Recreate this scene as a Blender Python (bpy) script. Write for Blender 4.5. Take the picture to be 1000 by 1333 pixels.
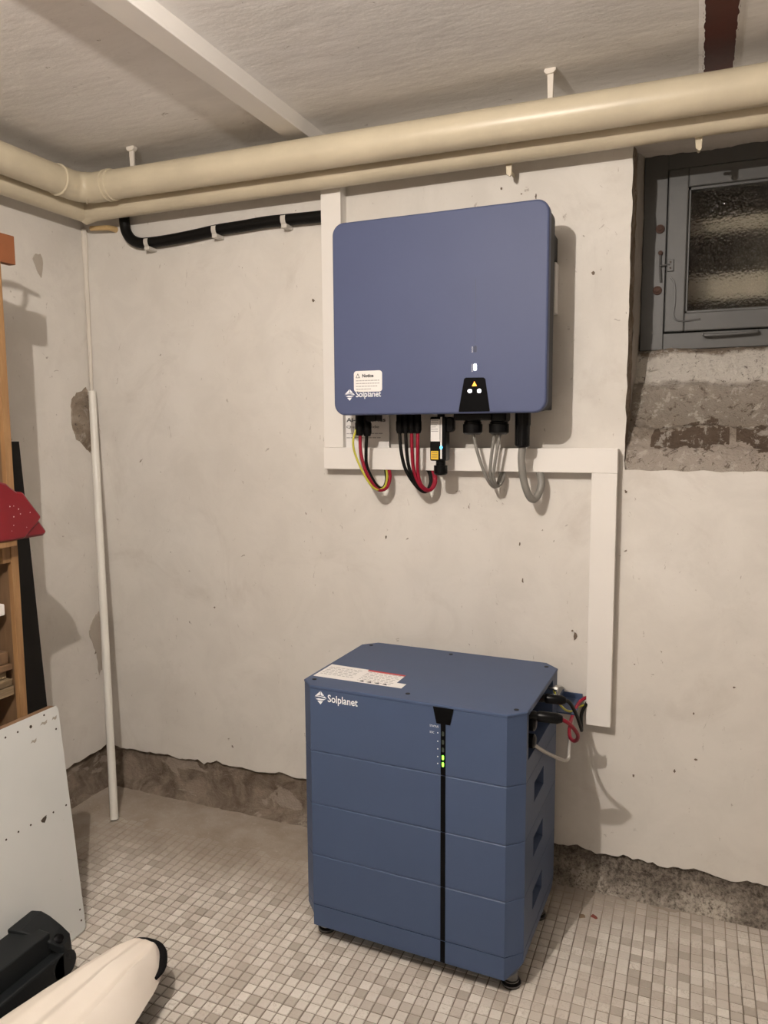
import bpy, bmesh, math, random
from mathutils import Vector, Matrix, noise
random.seed(7)
for o in list(bpy.data.objects): bpy.data.objects.remove(o)
S = bpy.context.scene
COL = S.collection
R = math.radians

# ------------------------------------------------------------ camera
CAM = (0.0, 0.0, 1.24)
yaw, pitch, roll, FPX = R(-22.4427), R(6.2491), R(-.35675), 980.0
fw = Vector((math.sin(yaw)*math.cos(pitch), math.cos(yaw)*math.cos(pitch), -math.sin(pitch)))
rt0 = Vector((math.cos(yaw), -math.sin(yaw), 0)); up0 = rt0.cross(fw)
rt = rt0*math.cos(roll)+up0*math.sin(roll); upv = -rt0*math.sin(roll)+up0*math.cos(roll)
cd = bpy.data.cameras.new('camera'); cam = bpy.data.objects.new('camera', cd); COL.objects.link(cam)
m = Matrix.Identity(4)
for i in range(3):
    m[i][0] = rt[i]; m[i][1] = upv[i]; m[i][2] = -fw[i]; m[i][3] = CAM[i]
cam.matrix_world = m
cd.sensor_fit = 'HORIZONTAL'; cd.sensor_width = 36; cd.lens = 36*FPX/1000; cd.clip_start = .02
S.camera = cam
# ------------------------------------------------------------ world, light, exposure
w = bpy.data.worlds.new('world'); S.world = w; w.use_nodes = True
w.node_tree.nodes['Background'].inputs[0].default_value = (.05, .06, .08, 1)
w.node_tree.nodes['Background'].inputs[1].default_value = 0
S.view_settings.view_transform = 'Standard'; S.view_settings.look = 'None'
S.view_settings.exposure = 0.64; S.view_settings.gamma = 1.0; S.view_settings.use_curve_mapping = False
def light(name, kind, loc, energy, col, **k):
    d = bpy.data.lights.new(name, kind); d.energy = energy; d.color = col
    for a, b in k.items(): setattr(d, a, b)
    o = bpy.data.objects.new(name, d); COL.objects.link(o); o.location = loc; return o
LAMP = (-.60, .30, 1.925)
light('ceiling_bulb_offscreen', 'POINT', LAMP, 46, (1, .905, .815), shadow_soft_size=.009)

# ------------------------------------------------------------ materials
def nodes(name):
    mt = bpy.data.materials.new(name); mt.use_nodes = True
    nt = mt.node_tree; b = nt.nodes['Principled BSDF']; return mt, nt, b
class N:
    def __init__(s, nt): s.nt = nt
    def new(s, t, **k):
        n = s.nt.nodes.new(t)
        for a, b in k.items(): setattr(n, a, b)
        return n
    def l(s, a, b): s.nt.links.new(a, b)
    def setin(s, n, key, v):
        if hasattr(v, 'is_output') or isinstance(v, bpy.types.NodeSocket): s.l(v, n.inputs[key])
        else: n.inputs[key].default_value = v
    def pos(s): return s.new('ShaderNodeNewGeometry').outputs['Position']
    def obj(s): return s.new('ShaderNodeTexCoord').outputs['Object']
    def noise(s, scale, detail=4, rough=.55, vec=None, dist=0):
        n = s.new('ShaderNodeTexNoise'); n.inputs['Scale'].default_value = scale; n.inputs['Detail'].default_value = detail
        n.inputs['Roughness'].default_value = rough; n.inputs['Distortion'].default_value = dist
        if vec is not None: s.l(vec, n.inputs['Vector'])
        return n.outputs['Fac']
    def ramp(s, fac, *st):
        n = s.new('ShaderNodeValToRGB'); s.l(fac, n.inputs[0]); e = n.color_ramp.elements
        while len(e) < len(st): e.new(.5)
        for k, (p, c) in enumerate(st):
            e[k].position = p; e[k].color = (c, c, c, 1) if not isinstance(c, tuple) else c+(1,)
        return n.outputs[0]
    def mix(s, f, a, b, mode='MIX'):
        n = s.new('ShaderNodeMix', data_type='RGBA', blend_type=mode)
        for k, v in ((0, f), (6, a), (7, b)):
            if isinstance(v, bpy.types.NodeSocket): s.l(v, n.inputs[k])
            else: n.inputs[k].default_value = v if k == 0 else (v+(1,) if len(v) == 3 else v)
        return n.outputs[2]
    def math(s, op, a, b=0, c=0):
        n = s.new('ShaderNodeMath', operation=op)
        for k, v in enumerate((a, b, c)):
            if isinstance(v, bpy.types.NodeSocket): s.l(v, n.inputs[k])
            else: n.inputs[k].default_value = v
        return n.outputs[0]
    def sep(s, v):
        n = s.new('ShaderNodeSeparateXYZ'); s.l(v, n.inputs[0]); return n.outputs
    def scale(s, v, sc):
        n = s.new('ShaderNodeVectorMath', operation='MULTIPLY'); s.l(v, n.inputs[0]); n.inputs[1].default_value = sc; return n.outputs[0]
    def bump(s, h, strength, dist, b, prev=None):
        n = s.new('ShaderNodeBump'); n.inputs['Strength'].default_value = strength; n.inputs['Distance'].default_value = dist
        s.l(h, n.inputs['Height'])
        if prev is not None: s.l(prev, n.inputs['Normal'])
        if b is not None: s.l(n.outputs[0], b.inputs['Normal'])
        return n.outputs[0]
MATS = {}
def simple(name, col, rough=.5, metal=0, var=.0, bump=0, bscale=200, emit=0, spec=.5, coat=0):
    mt, nt, b = nodes(name); n = N(nt)
    b.inputs['Roughness'].default_value = rough; b.inputs['Metallic'].default_value = metal
    b.inputs['Specular IOR Level'].default_value = spec; b.inputs['Coat Weight'].default_value = coat
    if var:
        f = n.noise(6, 5, .6, n.obj())
        c = n.mix(n.ramp(f, (.3, 0.), (.7, 1.)), tuple(x*(1-var) for x in col), tuple(min(1, x*(1+var)) for x in col))
        n.l(c, b.inputs['Base Color'])
    else: b.inputs['Base Color'].default_value = col+(1,)
    if bump: n.bump(n.noise(bscale, 3, .5, n.obj()), bump, .002, b)
    if emit:
        b.inputs['Emission Color'].default_value = col+(1,); b.inputs['Emission Strength'].default_value = emit
    MATS[name] = mt; return mt

def plaster(name, A, B, dirt, spec_amt=1., stroke=(1, 1, 1), strokeamt=.25, bumpk=1.):
    mt, nt, b = nodes(name); n = N(nt); p = n.pos()
    big = n.ramp(n.noise(1.6, 4, .6, p, .4), (.32, 0.), (.7, 1.))
    col = n.mix(big, A, B)
    st = n.ramp(n.noise(7, 5, .65, n.scale(p, stroke), .6), (.42, 0.), (.62, 1.))
    col = n.mix(n.math('MULTIPLY', st, strokeamt), col, tuple(x*.82 for x in A))
    bl = n.ramp(n.noise(3.1, 6, .7, p, 1.2), (.56, 0.), (.72, 1.))
    col = n.mix(n.math('MULTIPLY', bl, .35), col, dirt)
    sp = n.ramp(n.noise(34, 3, .6, p, .8), (.70, 0.), (.735, 1.))
    gate = n.ramp(n.noise(5.3, 2, .5, p), (.46, 0.), (.58, 1.))
    col = n.mix(n.math('MULTIPLY', n.math('MULTIPLY', sp, gate), .75*spec_amt), col, (.17, .13, .10))
    scr = n.ramp(n.noise(9, 6, .75, n.scale(p, (2.2, 2.2, .9)), 2.5), (.655, 0.), (.675, 1.))
    col = n.mix(n.math('MULTIPLY', scr, .45*spec_amt), col, (.30, .25, .21))
    n.l(col, b.inputs['Base Color']); b.inputs['Roughness'].default_value = .8; b.inputs['Specular IOR Level'].default_value = .25
    b1 = n.bump(n.noise(14, 5, .6, n.scale(p, stroke)), .35*bumpk, .012, None)
    n.bump(n.noise(140, 3, .6, p), .25*bumpk, .002, b, b1)
    MATS[name] = mt; return mt
plaster('wall_paint', (.665, .63, .58), (.745, .715, .67), (.50, .455, .405), 1.25, bumpk=.35)
plaster('ceiling_paint', (.80, .78, .76), (.87, .85, .83), (.46, .43, .40), .9, (.6, 1.6, 1), .3, .5)

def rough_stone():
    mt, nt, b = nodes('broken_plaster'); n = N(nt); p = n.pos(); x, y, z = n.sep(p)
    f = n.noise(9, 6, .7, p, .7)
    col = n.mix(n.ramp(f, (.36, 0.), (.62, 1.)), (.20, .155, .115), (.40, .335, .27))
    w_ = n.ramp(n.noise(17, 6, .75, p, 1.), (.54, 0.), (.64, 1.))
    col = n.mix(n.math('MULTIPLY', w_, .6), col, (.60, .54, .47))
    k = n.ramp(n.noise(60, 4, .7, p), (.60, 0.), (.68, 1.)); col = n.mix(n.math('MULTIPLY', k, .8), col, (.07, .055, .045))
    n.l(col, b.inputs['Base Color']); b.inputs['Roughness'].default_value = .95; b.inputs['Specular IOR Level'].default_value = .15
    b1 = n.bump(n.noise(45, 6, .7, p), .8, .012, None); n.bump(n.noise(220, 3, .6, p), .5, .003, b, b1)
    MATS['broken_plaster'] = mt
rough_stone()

plaster('pale_plaster', (.40, .37, .335), (.56, .53, .49), (.20, .17, .14), 1.8, bumpk=1.8)
def plinth():
    mt, nt, b = nodes('plinth_plaster'); n = N(nt); p = n.pos(); x, y, z = n.sep(p)
    right = n.ramp(n.math('ADD', x, n.math('MULTIPLY', n.noise(6, 3, .5, p), .5)), (0, 0.), (.001, 1.))
    xr = n.new('ShaderNodeMapRange'); n.l(n.math('ADD', x, n.math('MULTIPLY', n.math('SUBTRACT', n.noise(7, 4, .6, p), .5), .6)), xr.inputs[0])
    xr.inputs[1].default_value = -1.15; xr.inputs[2].default_value = -.85
    f = n.noise(11, 6, .7, p, .8)
    brown = n.mix(n.ramp(f, (.38, 0.), (.62, 1.)), (.125, .095, .07), (.27, .22, .175))
    lt = n.ramp(n.noise(6, 4, .6, n.scale(p, (1, 1, 2.4)), 1.), (.57, 0.), (.60, 1.))
    brown = n.mix(n.math('MULTIPLY', lt, .7), brown, (.36, .31, .26))
    grit = n.mix(n.ramp(n.noise(75, 6, .8, p), (.40, 0.), (.62, 1.)), (.055, .045, .036), (.25, .215, .18))
    zz = n.math('ADD', z, n.math('MULTIPLY', n.noise(16, 5, .7, p), .09))
    low = n.ramp(zz, (.075, 1.), (.125, 0.))
    eff = n.math('MULTIPLY', low, n.math('MULTIPLY', n.ramp(n.noise(110, 5, .75, p), (.38, 0.), (.54, 1.)), n.ramp(n.noise(7, 4, .6, p), (.42, .15), (.6, 1.))))
    grit = n.mix(n.math('MULTIPLY', eff, .85), grit, (.52, .47, .40))
    col = n.mix(xr.outputs[0], brown, grit)
    n.l(col, b.inputs['Base Color']); b.inputs['Roughness'].default_value = .95; b.inputs['Specular IOR Level'].default_value = .15
    b1 = n.bump(n.noise(40, 6, .7, p), .7, .012, None); n.bump(n.noise(200, 3, .6, p), .5, .003, b, b1)
    MATS['plinth_plaster'] = mt
plinth()

def sill():
    mt, nt, b = nodes('sill_plaster'); n = N(nt); p = n.pos(); x, y, z = n.sep(p)
    wv_ = n.math('SUBTRACT', n.noise(8, 6, .7, n.scale(p, (1, .4, 1)), .4), .5)
    zz = n.math('ADD', z, n.math('MULTIPLY', wv_, .085))
    r = n.new('ShaderNodeMapRange'); n.l(zz, r.inputs[0]); r.inputs[1].default_value = 1.13; r.inputs[2].default_value = 1.46
    col = n.ramp(r.outputs[0], (.0, (.50, .445, .385)), (.24, (.46, .40, .345)), (.30, (.33, .28, .23)), (.42, (.33, .29, .245)), (.62, (.38, .335, .285)), (.665, (.42, .375, .325)), (.70, (.72, .68, .62)), (.90, (.70, .66, .60)), (.935, (.27, .22, .175)))
    z2 = n.math('ADD', z, n.math('MULTIPLY', n.math('SUBTRACT', n.noise(13, 5, .6, p, .3), .5), .11))
    lo = n.math('GREATER_THAN', z2, 1.190); hi = n.math('LESS_THAN', z2, 1.246)
    gx_ = n.math('GREATER_THAN', n.math('ADD', x, n.math('MULTIPLY', n.noise(9, 3, .6, p), .10)), -.055)
    gp = n.math('GREATER_THAN', n.noise(6.5, 3, .55, n.scale(p, (1, 0, 0))), .44)
    hol = n.math('MULTIPLY', n.math('MULTIPLY', lo, hi), n.math('MULTIPLY', gx_, gp))
    col = n.mix(hol, col, n.mix(n.noise(25, 5, .7, p), (.09, .062, .045), (.19, .145, .11)))
    k = n.ramp(n.noise(44, 6, .8, p, .9), (.57, 0.), (.60, 1.)); col = n.mix(n.math('MULTIPLY', k, .75), col, (.12, .09, .07))
    k2 = n.ramp(n.noise(30, 6, .75, p, .5), (.55, 0.), (.60, 1.)); col = n.mix(n.math('MULTIPLY', k2, .5), col, (.70, .66, .60))
    n.l(col, b.inputs['Base Color']); b.inputs['Roughness'].default_value = .95; b.inputs['Specular IOR Level'].default_value = .15
    h0 = n.math('SUBTRACT', n.noise(42, 6, .75, p), n.math('MULTIPLY', hol, .5))
    b1 = n.bump(h0, 1., .016, None); n.bump(n.noise(180, 4, .7, p), .7, .004, b, b1)
    MATS['sill_plaster'] = mt
sill()

PITCH, TX0, TY0 = .0264, -.0735, 1.4954
def floor_mats():
    for nm in ('floor_tile', 'floor_grout'):
        mt, nt, b = nodes(nm); n = N(nt); p = n.pos(); x, y, z = n.sep(p)
        if nm == 'floor_tile':
            cx = n.math('FLOOR', n.math('DIVIDE', n.math('SUBTRACT', x, TX0), PITCH)); cy = n.math('FLOOR', n.math('DIVIDE', n.math('SUBTRACT', y, TY0), PITCH))
            cb = n.new('ShaderNodeCombineXYZ'); n.l(cx, cb.inputs[0]); n.l(cy, cb.inputs[1])
            wn = n.new('ShaderNodeTexWhiteNoise', noise_dimensions='2D'); n.l(cb.outputs[0], wn.inputs['Vector']); rv = wn.outputs['Value']
            col = n.ramp(rv, (0., (.40, .355, .305)), (.10, (.48, .435, .38)), (.3, (.56, .51, .455)), (.55, (.61, .565, .51)), (.8, (.65, .61, .55)), (1., (.72, .68, .62)))
            gate = n.ramp(n.math('FRACT', n.math('MULTIPLY', rv, 7.31)), (.42, 0.), (.55, 1.))
            vein = n.ramp(n.noise(95, 5, .75, p, 1.5), (.52, 0.), (.60, 1.))
            col = n.mix(n.math('MULTIPLY', n.math('MULTIPLY', vein, gate), .6), col, (.42, .37, .31))
            col = n.mix(n.math('MULTIPLY', n.ramp(n.noise(240, 3, .6, p), (.45, 0.), (.7, 1.)), .25), col, (.50, .455, .40))
        else:
            col = n.mix(n.ramp(n.noise(9, 4, .6, p), (.35, 0.), (.65, 1.)), (.19, .16, .125), (.27, .23, .19))
        # dirt trodden in towards the walls and a worn patch in the middle
        e = n.math('ADD', n.math('MULTIPLY', n.math('MAXIMUM', n.math('ADD', x, .95), 0.), .30), 1.76)
        d1 = n.math('SUBTRACT', y, e)
        d2 = n.math('SUBTRACT', -1.66, x)
        d = n.math('MAXIMUM', d1, d2)
        d = n.math('ADD', d, n.math('MULTIPLY', n.math('SUBTRACT', n.noise(5, 6, .65, p, .5), .5), .16))
        mr = n.new('ShaderNodeMapRange'); mr.interpolation_type = 'SMOOTHSTEP'; n.l(d, mr.inputs[0]); mr.inputs[1].default_value = -.20; mr.inputs[2].default_value = -.01
        dust = n.mix(n.ramp(n.noise(7, 6, .65, p), (.32, 0.), (.68, 1.)), (.27, .225, .18), (.40, .35, .295))
        col = n.mix(n.math('MULTIPLY', mr.outputs[0], .93), col, dust)
        wp = n.ramp(n.noise(3.3, 5, .65, p, .8), (.53, 0.), (.66, 1.))
        col = n.mix(n.math('MULTIPLY', wp, .55), col, (.52, .46, .40))
        n.l(col, b.inputs['Base Color']); b.inputs['Roughness'].default_value = .62; b.inputs['Specular IOR Level'].default_value = .3
        n.bump(n.noise(160, 4, .6, p), .25, .002, b)
        MATS[nm] = mt
floor_mats()

def dirt():
    mt, nt, b = nodes('floor_dirt'); n = N(nt); p = n.pos()
    c = n.mix(n.ramp(n.noise(7, 6, .65, p), (.32, 0.), (.68, 1.)), (.27, .225, .18), (.40, .35, .295))
    k = n.ramp(n.noise(70, 4, .7, p), (.62, 0.), (.70, 1.)); c = n.mix(n.math('MULTIPLY', k, .5), c, (.55, .50, .44))
    n.l(c, b.inputs['Base Color']); b.inputs['Roughness'].default_value = .95; b.inputs['Specular IOR Level'].default_value = .1
    n.bump(n.noise(120, 4, .6, p), .4, .003, b); MATS['floor_dirt'] = mt
dirt()
simple('blue_panel', (.080, .098, .185), .5, var=.02, bump=.04, bscale=900, spec=.22)
simple('blue_battery', (.058, .086, .160), .45, var=.03, bump=.04, bscale=900, spec=.25)
simple('black_plastic', (.004, .004, .0045), .3, spec=.16)
simple('black_rubber', (.0065, .006, .0055), .5, spec=.14)
simple('dark_heatsink', (.008, .009, .012), .5, spec=.2)
simple('gloss_black', (.003, .003, .0035), .35, spec=.06)
simple('white_pvc', (.80, .77, .73), .45, var=.02)
simple('white_pipe', (.78, .76, .70), .35, var=.04)
simple('cream_pipe', (.60, .53, .395), .36, var=.08, bump=.15, bscale=60)
simple('white_print', (.85, .87, .9), .5)
simple('label_white', (.80, .78, .76), .5)
simple('label_ink', (.06, .06, .065), .6)
simple('label_grey', (.35, .34, .34), .6)
simple('label_red', (.45, .03, .04), .5)
simple('label_yellow', (.75, .48, .03), .5)
simple('red_wire', (.27, .008, .026), .4, spec=.3)
simple('yellow_wire', (.50, .47, .05), .45)
simple('green_wire', (.04, .20, .06), .45)
simple('grey_cable', (.22, .21, .19), .4, spec=.4)
simple('pale_cable', (.46, .44, .41), .4, spec=.4)
simple('steel', (.62, .60, .57), .25, metal=1)
simple('dark_steel', (.20, .20, .20), .3, metal=1)
simple('clear_clip', (.60, .57, .52), .35)
simple('led_white', (1, 1, 1), .4, emit=3)
simple('led_orange', (1, .32, .03), .4, emit=2.2)
simple('led_green', (.22, .95, .05), .4, emit=2.2)
simple('led_blue', (.05, .45, 1), .4, emit=4)
simple('led_off', (.03, .04, .03), .3)
simple('slot_dark', (.03, .04, .085), .35)
simple('window_grey', (.088, .089, .088), .45, var=.12, bump=.15, bscale=40)
simple('rust', (.065, .032, .022), .8, var=.3, bump=.4, bscale=300)
simple('red_oxide', (.075, .012, .006), .6, var=.25, bump=.2, bscale=60)
simple('red_plastic', (.18, .003, .010), .35, var=.08)
simple('tan_strip', (.42, .36, .30), .5)
simple('black_board', (.013, .012, .011), .45, var=.2, spec=.2)
simple('chipboard', (.20, .115, .06), .9, var=.25, bump=.6, bscale=400)
simple('brown_plank', (.24, .082, .03), .6, var=.15)
simple('cloth_black', (.008, .0075, .008), .85, spec=.1)
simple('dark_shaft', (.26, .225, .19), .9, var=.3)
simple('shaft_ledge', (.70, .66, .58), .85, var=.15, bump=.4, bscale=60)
simple('blue_tube', (.02, .03, .20), .4)
simple('frame_black', (.010, .012, .0135), .5, bump=.15, bscale=600, spec=.25)
simple('holes', (.05, .035, .025), .9)  # dark brown, standing in for shade in holes; also screws and a chip
simple('porcelain', (.75, .73, .70), .3)
simple('debris_red', (.20, .05, .035), .8)
simple('debris_brown', (.20, .14, .09), .9)
def wood(name, a, b_, sc=(1, 1, .12)):
    mt, nt, b = nodes(name); n = N(nt)
    f = n.noise(60, 5, .6, n.scale(n.obj(), sc), .6)
    n.l(n.mix(n.ramp(f, (.3, 0.), (.7, 1.)), a, b_), b.inputs['Base Color']); b.inputs['Roughness'].default_value = .6
    n.bump(f, .15, .003, b); MATS[name] = mt
wood('pine', (.23, .12, .048), (.34, .195, .085))
wood('scrap_wood', (.13, .09, .05), (.38, .29, .18), (1, .12, 1))
wood('ply_brown', (.13, .075, .04), (.19, .115, .06))
def melamine():
    mt, nt, b = nodes('melamine'); n = N(nt); p = n.obj()
    c = n.mix(n.ramp(n.noise(3, 4, .6, p), (.3, 0.), (.7, 1.)), (.60, .615, .60), (.66, .665, .645))
    k = n.ramp(n.noise(40, 3, .6, n.scale(p, (1, 1, .5))), (.72, 0.), (.74, 1.)); c = n.mix(n.math('MULTIPLY', k, .6), c, (.3, .26, .2))
    n.l(c, b.inputs['Base Color']); b.inputs['Roughness'].default_value = .4; MATS['melamine'] = mt
melamine()
def fabric():
    mt, nt, b = nodes('cream_fabric'); n = N(nt); p = n.obj()
    c = n.mix(n.ramp(n.noise(5, 4, .6, p), (.3, 0.), (.7, 1.)), (.74, .66, .57), (.80, .735, .655))
    n.l(c, b.inputs['Base Color']); b.inputs['Roughness'].default_value = .9; b.inputs['Specular IOR Level'].default_value = .15
    n.bump(n.noise(900, 2, .5, p), .2, .001, b); MATS['cream_fabric'] = mt
fabric()
def obscure_glass():
    mt, nt, b = nodes('obscure_glass'); n = N(nt); p = n.pos()
    nt.nodes.remove(b); out = nt.nodes['Material Output']
    v = n.new('ShaderNodeTexVoronoi'); v.inputs['Scale'].default_value = 150; n.l(p, v.inputs['Vector'])
    h = n.math('ADD', v.outputs['Distance'], n.math('MULTIPLY', n.noise(60, 3, .6, p), .8))
    nb = n.bump(h, 1., .008, None); nb2 = n.bump(h, .8, .005, None)
    gl = n.new('ShaderNodeBsdfGlossy'); gl.inputs['Roughness'].default_value = .10; gl.inputs['Color'].default_value = (.9, .9, .9, 1); n.l(nb, gl.inputs['Normal'])
    tr = n.new('ShaderNodeBsdfTransparent'); tr.inputs['Color'].default_value = (.93, .92, .89, 1)
    rf = n.new('ShaderNodeBsdfRefraction'); rf.inputs['IOR'].default_value = 1.16; rf.inputs['Roughness'].default_value = .12; rf.inputs['Color'].default_value = (.93, .92, .89, 1); n.l(nb2, rf.inputs['Normal'])
    m1 = n.new('ShaderNodeMixShader'); m1.inputs[0].default_value = .72; n.l(tr.outputs[0], m1.inputs[1]); n.l(rf.outputs[0], m1.inputs[2])
    m2 = n.new('ShaderNodeMixShader'); m2.inputs[0].default_value = .10; n.l(m1.outputs[0], m2.inputs[1]); n.l(gl.outputs[0], m2.inputs[2])
    n.l(m2.outputs[0], out.inputs['Surface']); MATS['obscure_glass'] = mt
obscure_glass()

# ------------------------------------------------------------ mesh helpers
class MB:
    def __init__(s): s.v = []; s.f = []
    def add(s, vs, fs):
        k = len(s.v); s.v += [tuple(a) for a in vs]; s.f += [tuple(i+k for i in f) for f in fs]; return s
    def box(s, a, b):
        (x0, y0, z0), (x1, y1, z1) = a, b
        return s.add([(x0, y0, z0), (x1, y0, z0), (x1, y1, z0), (x0, y1, z0), (x0, y0, z1), (x1, y0, z1), (x1, y1, z1), (x0, y1, z1)],
                     [(0, 3, 2, 1), (4, 5, 6, 7), (0, 1, 5, 4), (1, 2, 6, 5), (2, 3, 7, 6), (3, 0, 4, 7)])
    def prism(s, poly, axis, lo, hi):
        # polygon in the two other axes, extruded along axis
        def P(u, v, t): return {'y': (u, t, v), 'x': (t, u, v), 'z': (u, v, t)}[axis]
        n = len(poly)
        return s.add([P(u, v, lo) for u, v in poly]+[P(u, v, hi) for u, v in poly],
                     [tuple(range(n)), tuple(range(2*n-1, n-1, -1))]+[(i, n+i, n+(i+1) % n, (i+1) % n) for i in range(n)])
    def tube(s, pts, r, seg=10, caps=True):
        pts = [Vector(p) for p in pts]; n = len(pts); rr = r if isinstance(r, (list, tuple)) else [r]*n
        T = []
        for i in range(n):
            t = (pts[min(i+1, n-1)]-pts[max(i-1, 0)]); T.append(t.normalized() if t.length > 1e-9 else Vector((0, 0, 1)))
        a = Vector((0, 0, 1)) if abs(T[0].z) < .9 else Vector((1, 0, 0))
        u = (a-T[0]*a.dot(T[0])).normalized(); vs = []
        for i in range(n):
            u = (u-T[i]*u.dot(T[i])).normalized(); w_ = T[i].cross(u)
            for k in range(seg):
                g = 2*math.pi*k/seg; vs.append(pts[i]+(u*math.cos(g)+w_*math.sin(g))*rr[i])
        fs = [(i*seg+k, i*seg+(k+1) % seg, (i+1)*seg+(k+1) % seg, (i+1)*seg+k) for i in range(n-1) for k in range(seg)]
        if caps: fs += [tuple(range(seg-1, -1, -1)), tuple((n-1)*seg+k for k in range(seg))]
        return s.add(vs, fs)
    def build(s, name, mat, parent=None, smooth=False, bevel=0, bseg=2, label=None, kind=None):
        me = bpy.data.meshes.new(name); me.from_pydata(s.v, [], s.f); me.update()
        bm = bmesh.new(); bm.from_mesh(me); bmesh.ops.recalc_face_normals(bm, faces=bm.faces); bm.to_mesh(me); bm.free()
        return link(name, me, mat, parent, smooth, bevel, bseg, label, kind)
def link(name, me, mat, parent=None, smooth=False, bevel=0, bseg=2, label=None, kind=None):
    me.materials.clear(); me.materials.append(MATS[mat])
    o = bpy.data.objects.new(name, me); COL.objects.link(o)
    if parent: o.parent = parent
    if bevel:
        b = o.modifiers.new('bevel', 'BEVEL'); b.width = bevel; b.segments = bseg; b.limit_method = 'ANGLE'; b.angle_limit = R(35)
    if smooth:
        for p in me.polygons: p.use_smooth = True
        if not bevel or True:
            try: me.set_sharp_from_angle(angle=R(40))
            except Exception: pass
    if label: o['label'] = label
    if kind: o['kind'] = kind
    return o
def tag(o, label, cat, group=None):
    o['label'] = label; o['category'] = cat
    if group: o['group'] = group
    return o
def empty(name, loc, label, cat, group=None, rz=0):
    o = bpy.data.objects.new(name, None); COL.objects.link(o); o.location = loc; o.rotation_euler = (0, 0, rz); o.empty_display_size = .05
    return tag(o, label, cat, group)
def spline(pts, sub=6):
    P = [Vector(p) for p in pts]; P = [P[0]*2-P[1]]+P+[P[-1]*2-P[-2]]; out = []
    for i in range(1, len(P)-2):
        a, b, c, d = P[i-1:i+3]
        for k in range(sub):
            t = k/sub; out.append(.5*((2*b)+(c-a)*t+(2*a-5*b+4*c-d)*t*t+(3*b-a-3*c+d)*t**3))
    out.append(P[-2]); return out
def loc_pts(pts, o): return [Vector(p)-Vector(o) for p in pts]
def rrect(x0, z0, x1, z1, r, seg=8):
    out = []
    for cx, cz, a0 in ((x1-r, z1-r, 0), (x0+r, z1-r, 90), (x0+r, z0+r, 180), (x1-r, z0+r, 270)):
        for k in range(seg+1):
            a = R(a0+90*k/seg); out.append((cx+r*math.cos(a), cz+r*math.sin(a)))
    return out
def text(body, name, mat, parent, origin, width, height=None, plane='front', rot=0, bold=0):
    cu = bpy.data.curves.new(name, 'FONT'); cu.body = body; cu.size = 1; cu.offset = bold; cu.resolution_u = 3
    t = bpy.data.objects.new(name, cu); COL.objects.link(t)
    dg = bpy.context.evaluated_depsgraph_get(); me = bpy.data.meshes.new_from_object(t.evaluated_get(dg))
    bpy.data.objects.remove(t); bpy.data.curves.remove(cu)
    xs = [v.co.x for v in me.vertices]; ys = [v.co.y for v in me.vertices]
    k = width/(max(xs)-min(xs)); ky = k if height is None else height/(max(ys)-min(ys))
    for v in me.vertices:
        a, b = (v.co.x-min(xs))*k, (v.co.y-min(ys))*ky
        if rot == 90: a, b = -b, a
        v.co = Vector((a, 0, b)) if plane == 'front' else Vector((a, b, 0))
    me.name = name
    o = link(name, me, mat, parent); o.location = origin; return o
def boolean(o, cutters):
    for c in cutters:
        b = o.modifiers.new('cut', 'BOOLEAN'); b.object = c; b.operation = 'DIFFERENCE'; b.solver = 'EXACT'
    bpy.context.view_layer.update()
    dg = bpy.context.evaluated_depsgraph_get(); me = bpy.data.meshes.new_from_object(o.evaluated_get(dg))
    o.modifiers.clear(); o.data = me
    for c in cutters: bpy.data.objects.remove(c)
    me.polygons.foreach_set('use_smooth', [False]*len(me.polygons))
    return me
def nz(x, y, z, sc=1., off=0.): return noise.noise(Vector((x*sc+off, y*sc+off*.7, z*sc-off)))

def lerp(a, b, t): return a+(b-a)*t
# ------------------------------------------------------------ room shell
XL, XR, YB, YF, ZC = -1.89, 2.60, 2.0, -1.8, 2.06
def struct(o): o['kind'] = 'structure'; return o
# floor: bedding, 300 nearest tiles as pieces, the rest as one field
fl = struct(MB().box((XL-.2, YF-.1, -.05), (XR+.1, YB+.25, -.0022)).build('floor', 'floor_grout'))
TS = PITCH*.90
def tile_geo(h=.0): 
    a, c = TS/2, TS/2-.0009
    return ([(-a, -a, -.004), (a, -a, -.004), (a, a, -.004), (-a, a, -.004), (-a, -a, -.0012), (a, -a, -.0012), (a, a, -.0012), (-a, a, -.0012), (-c, -c, 0), (c, -c, 0), (c, c, 0), (-c, c, 0)],
            [(8, 9, 10, 11), (4, 5, 9, 8), (5, 6, 10, 9), (6, 7, 11, 10), (7, 4, 8, 11), (0, 1, 5, 4), (1, 2, 6, 5), (2, 3, 7, 6), (3, 0, 4, 7)])
tv, tf = tile_geo()
i0, i1 = math.ceil((XL-TX0)/PITCH), math.floor((XR-TX0)/PITCH)-1
j0, j1 = math.ceil((YF-TY0)/PITCH), math.floor((1.985-TY0)/PITCH)-1
allt = []
for i in range(i0, i1+1):
    for j in range(j0, j1+1):
        x, y = TX0+(i+.5)*PITCH, TY0+(j+.5)*PITCH
        d = Vector((x, y, 0))-Vector(CAM); zc = d.dot(fw); vis = False
        if zc > .1:
            px, py = 500+FPX*d.dot(rt)/zc, 666.5-FPX*d.dot(upv)/zc
            vis = 4 < px < 996 and py < 1330
            if vis:
                if py > 1216+max(0, (px-165))*2.2-0 and px < 200: vis = False
                if px < 165 and py > 1218+(150-px)*.53-2: vis = False
                if px < 112+8 and py < 1215: vis = False
                if px < 100: vis = False
                if 400 < px < 670 and py < 1208+(px-408)*.29: vis = False
                if px >= 670 and px < 720 and py < 1285-(px-670)*2.2: vis = False
        allt.append((zc if vis else 99, x, y))
allt.sort()
tme = bpy.data.meshes.new('tile'); tme.from_pydata(tv, [], tf); tme.materials.append(MATS['floor_tile'])
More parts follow.
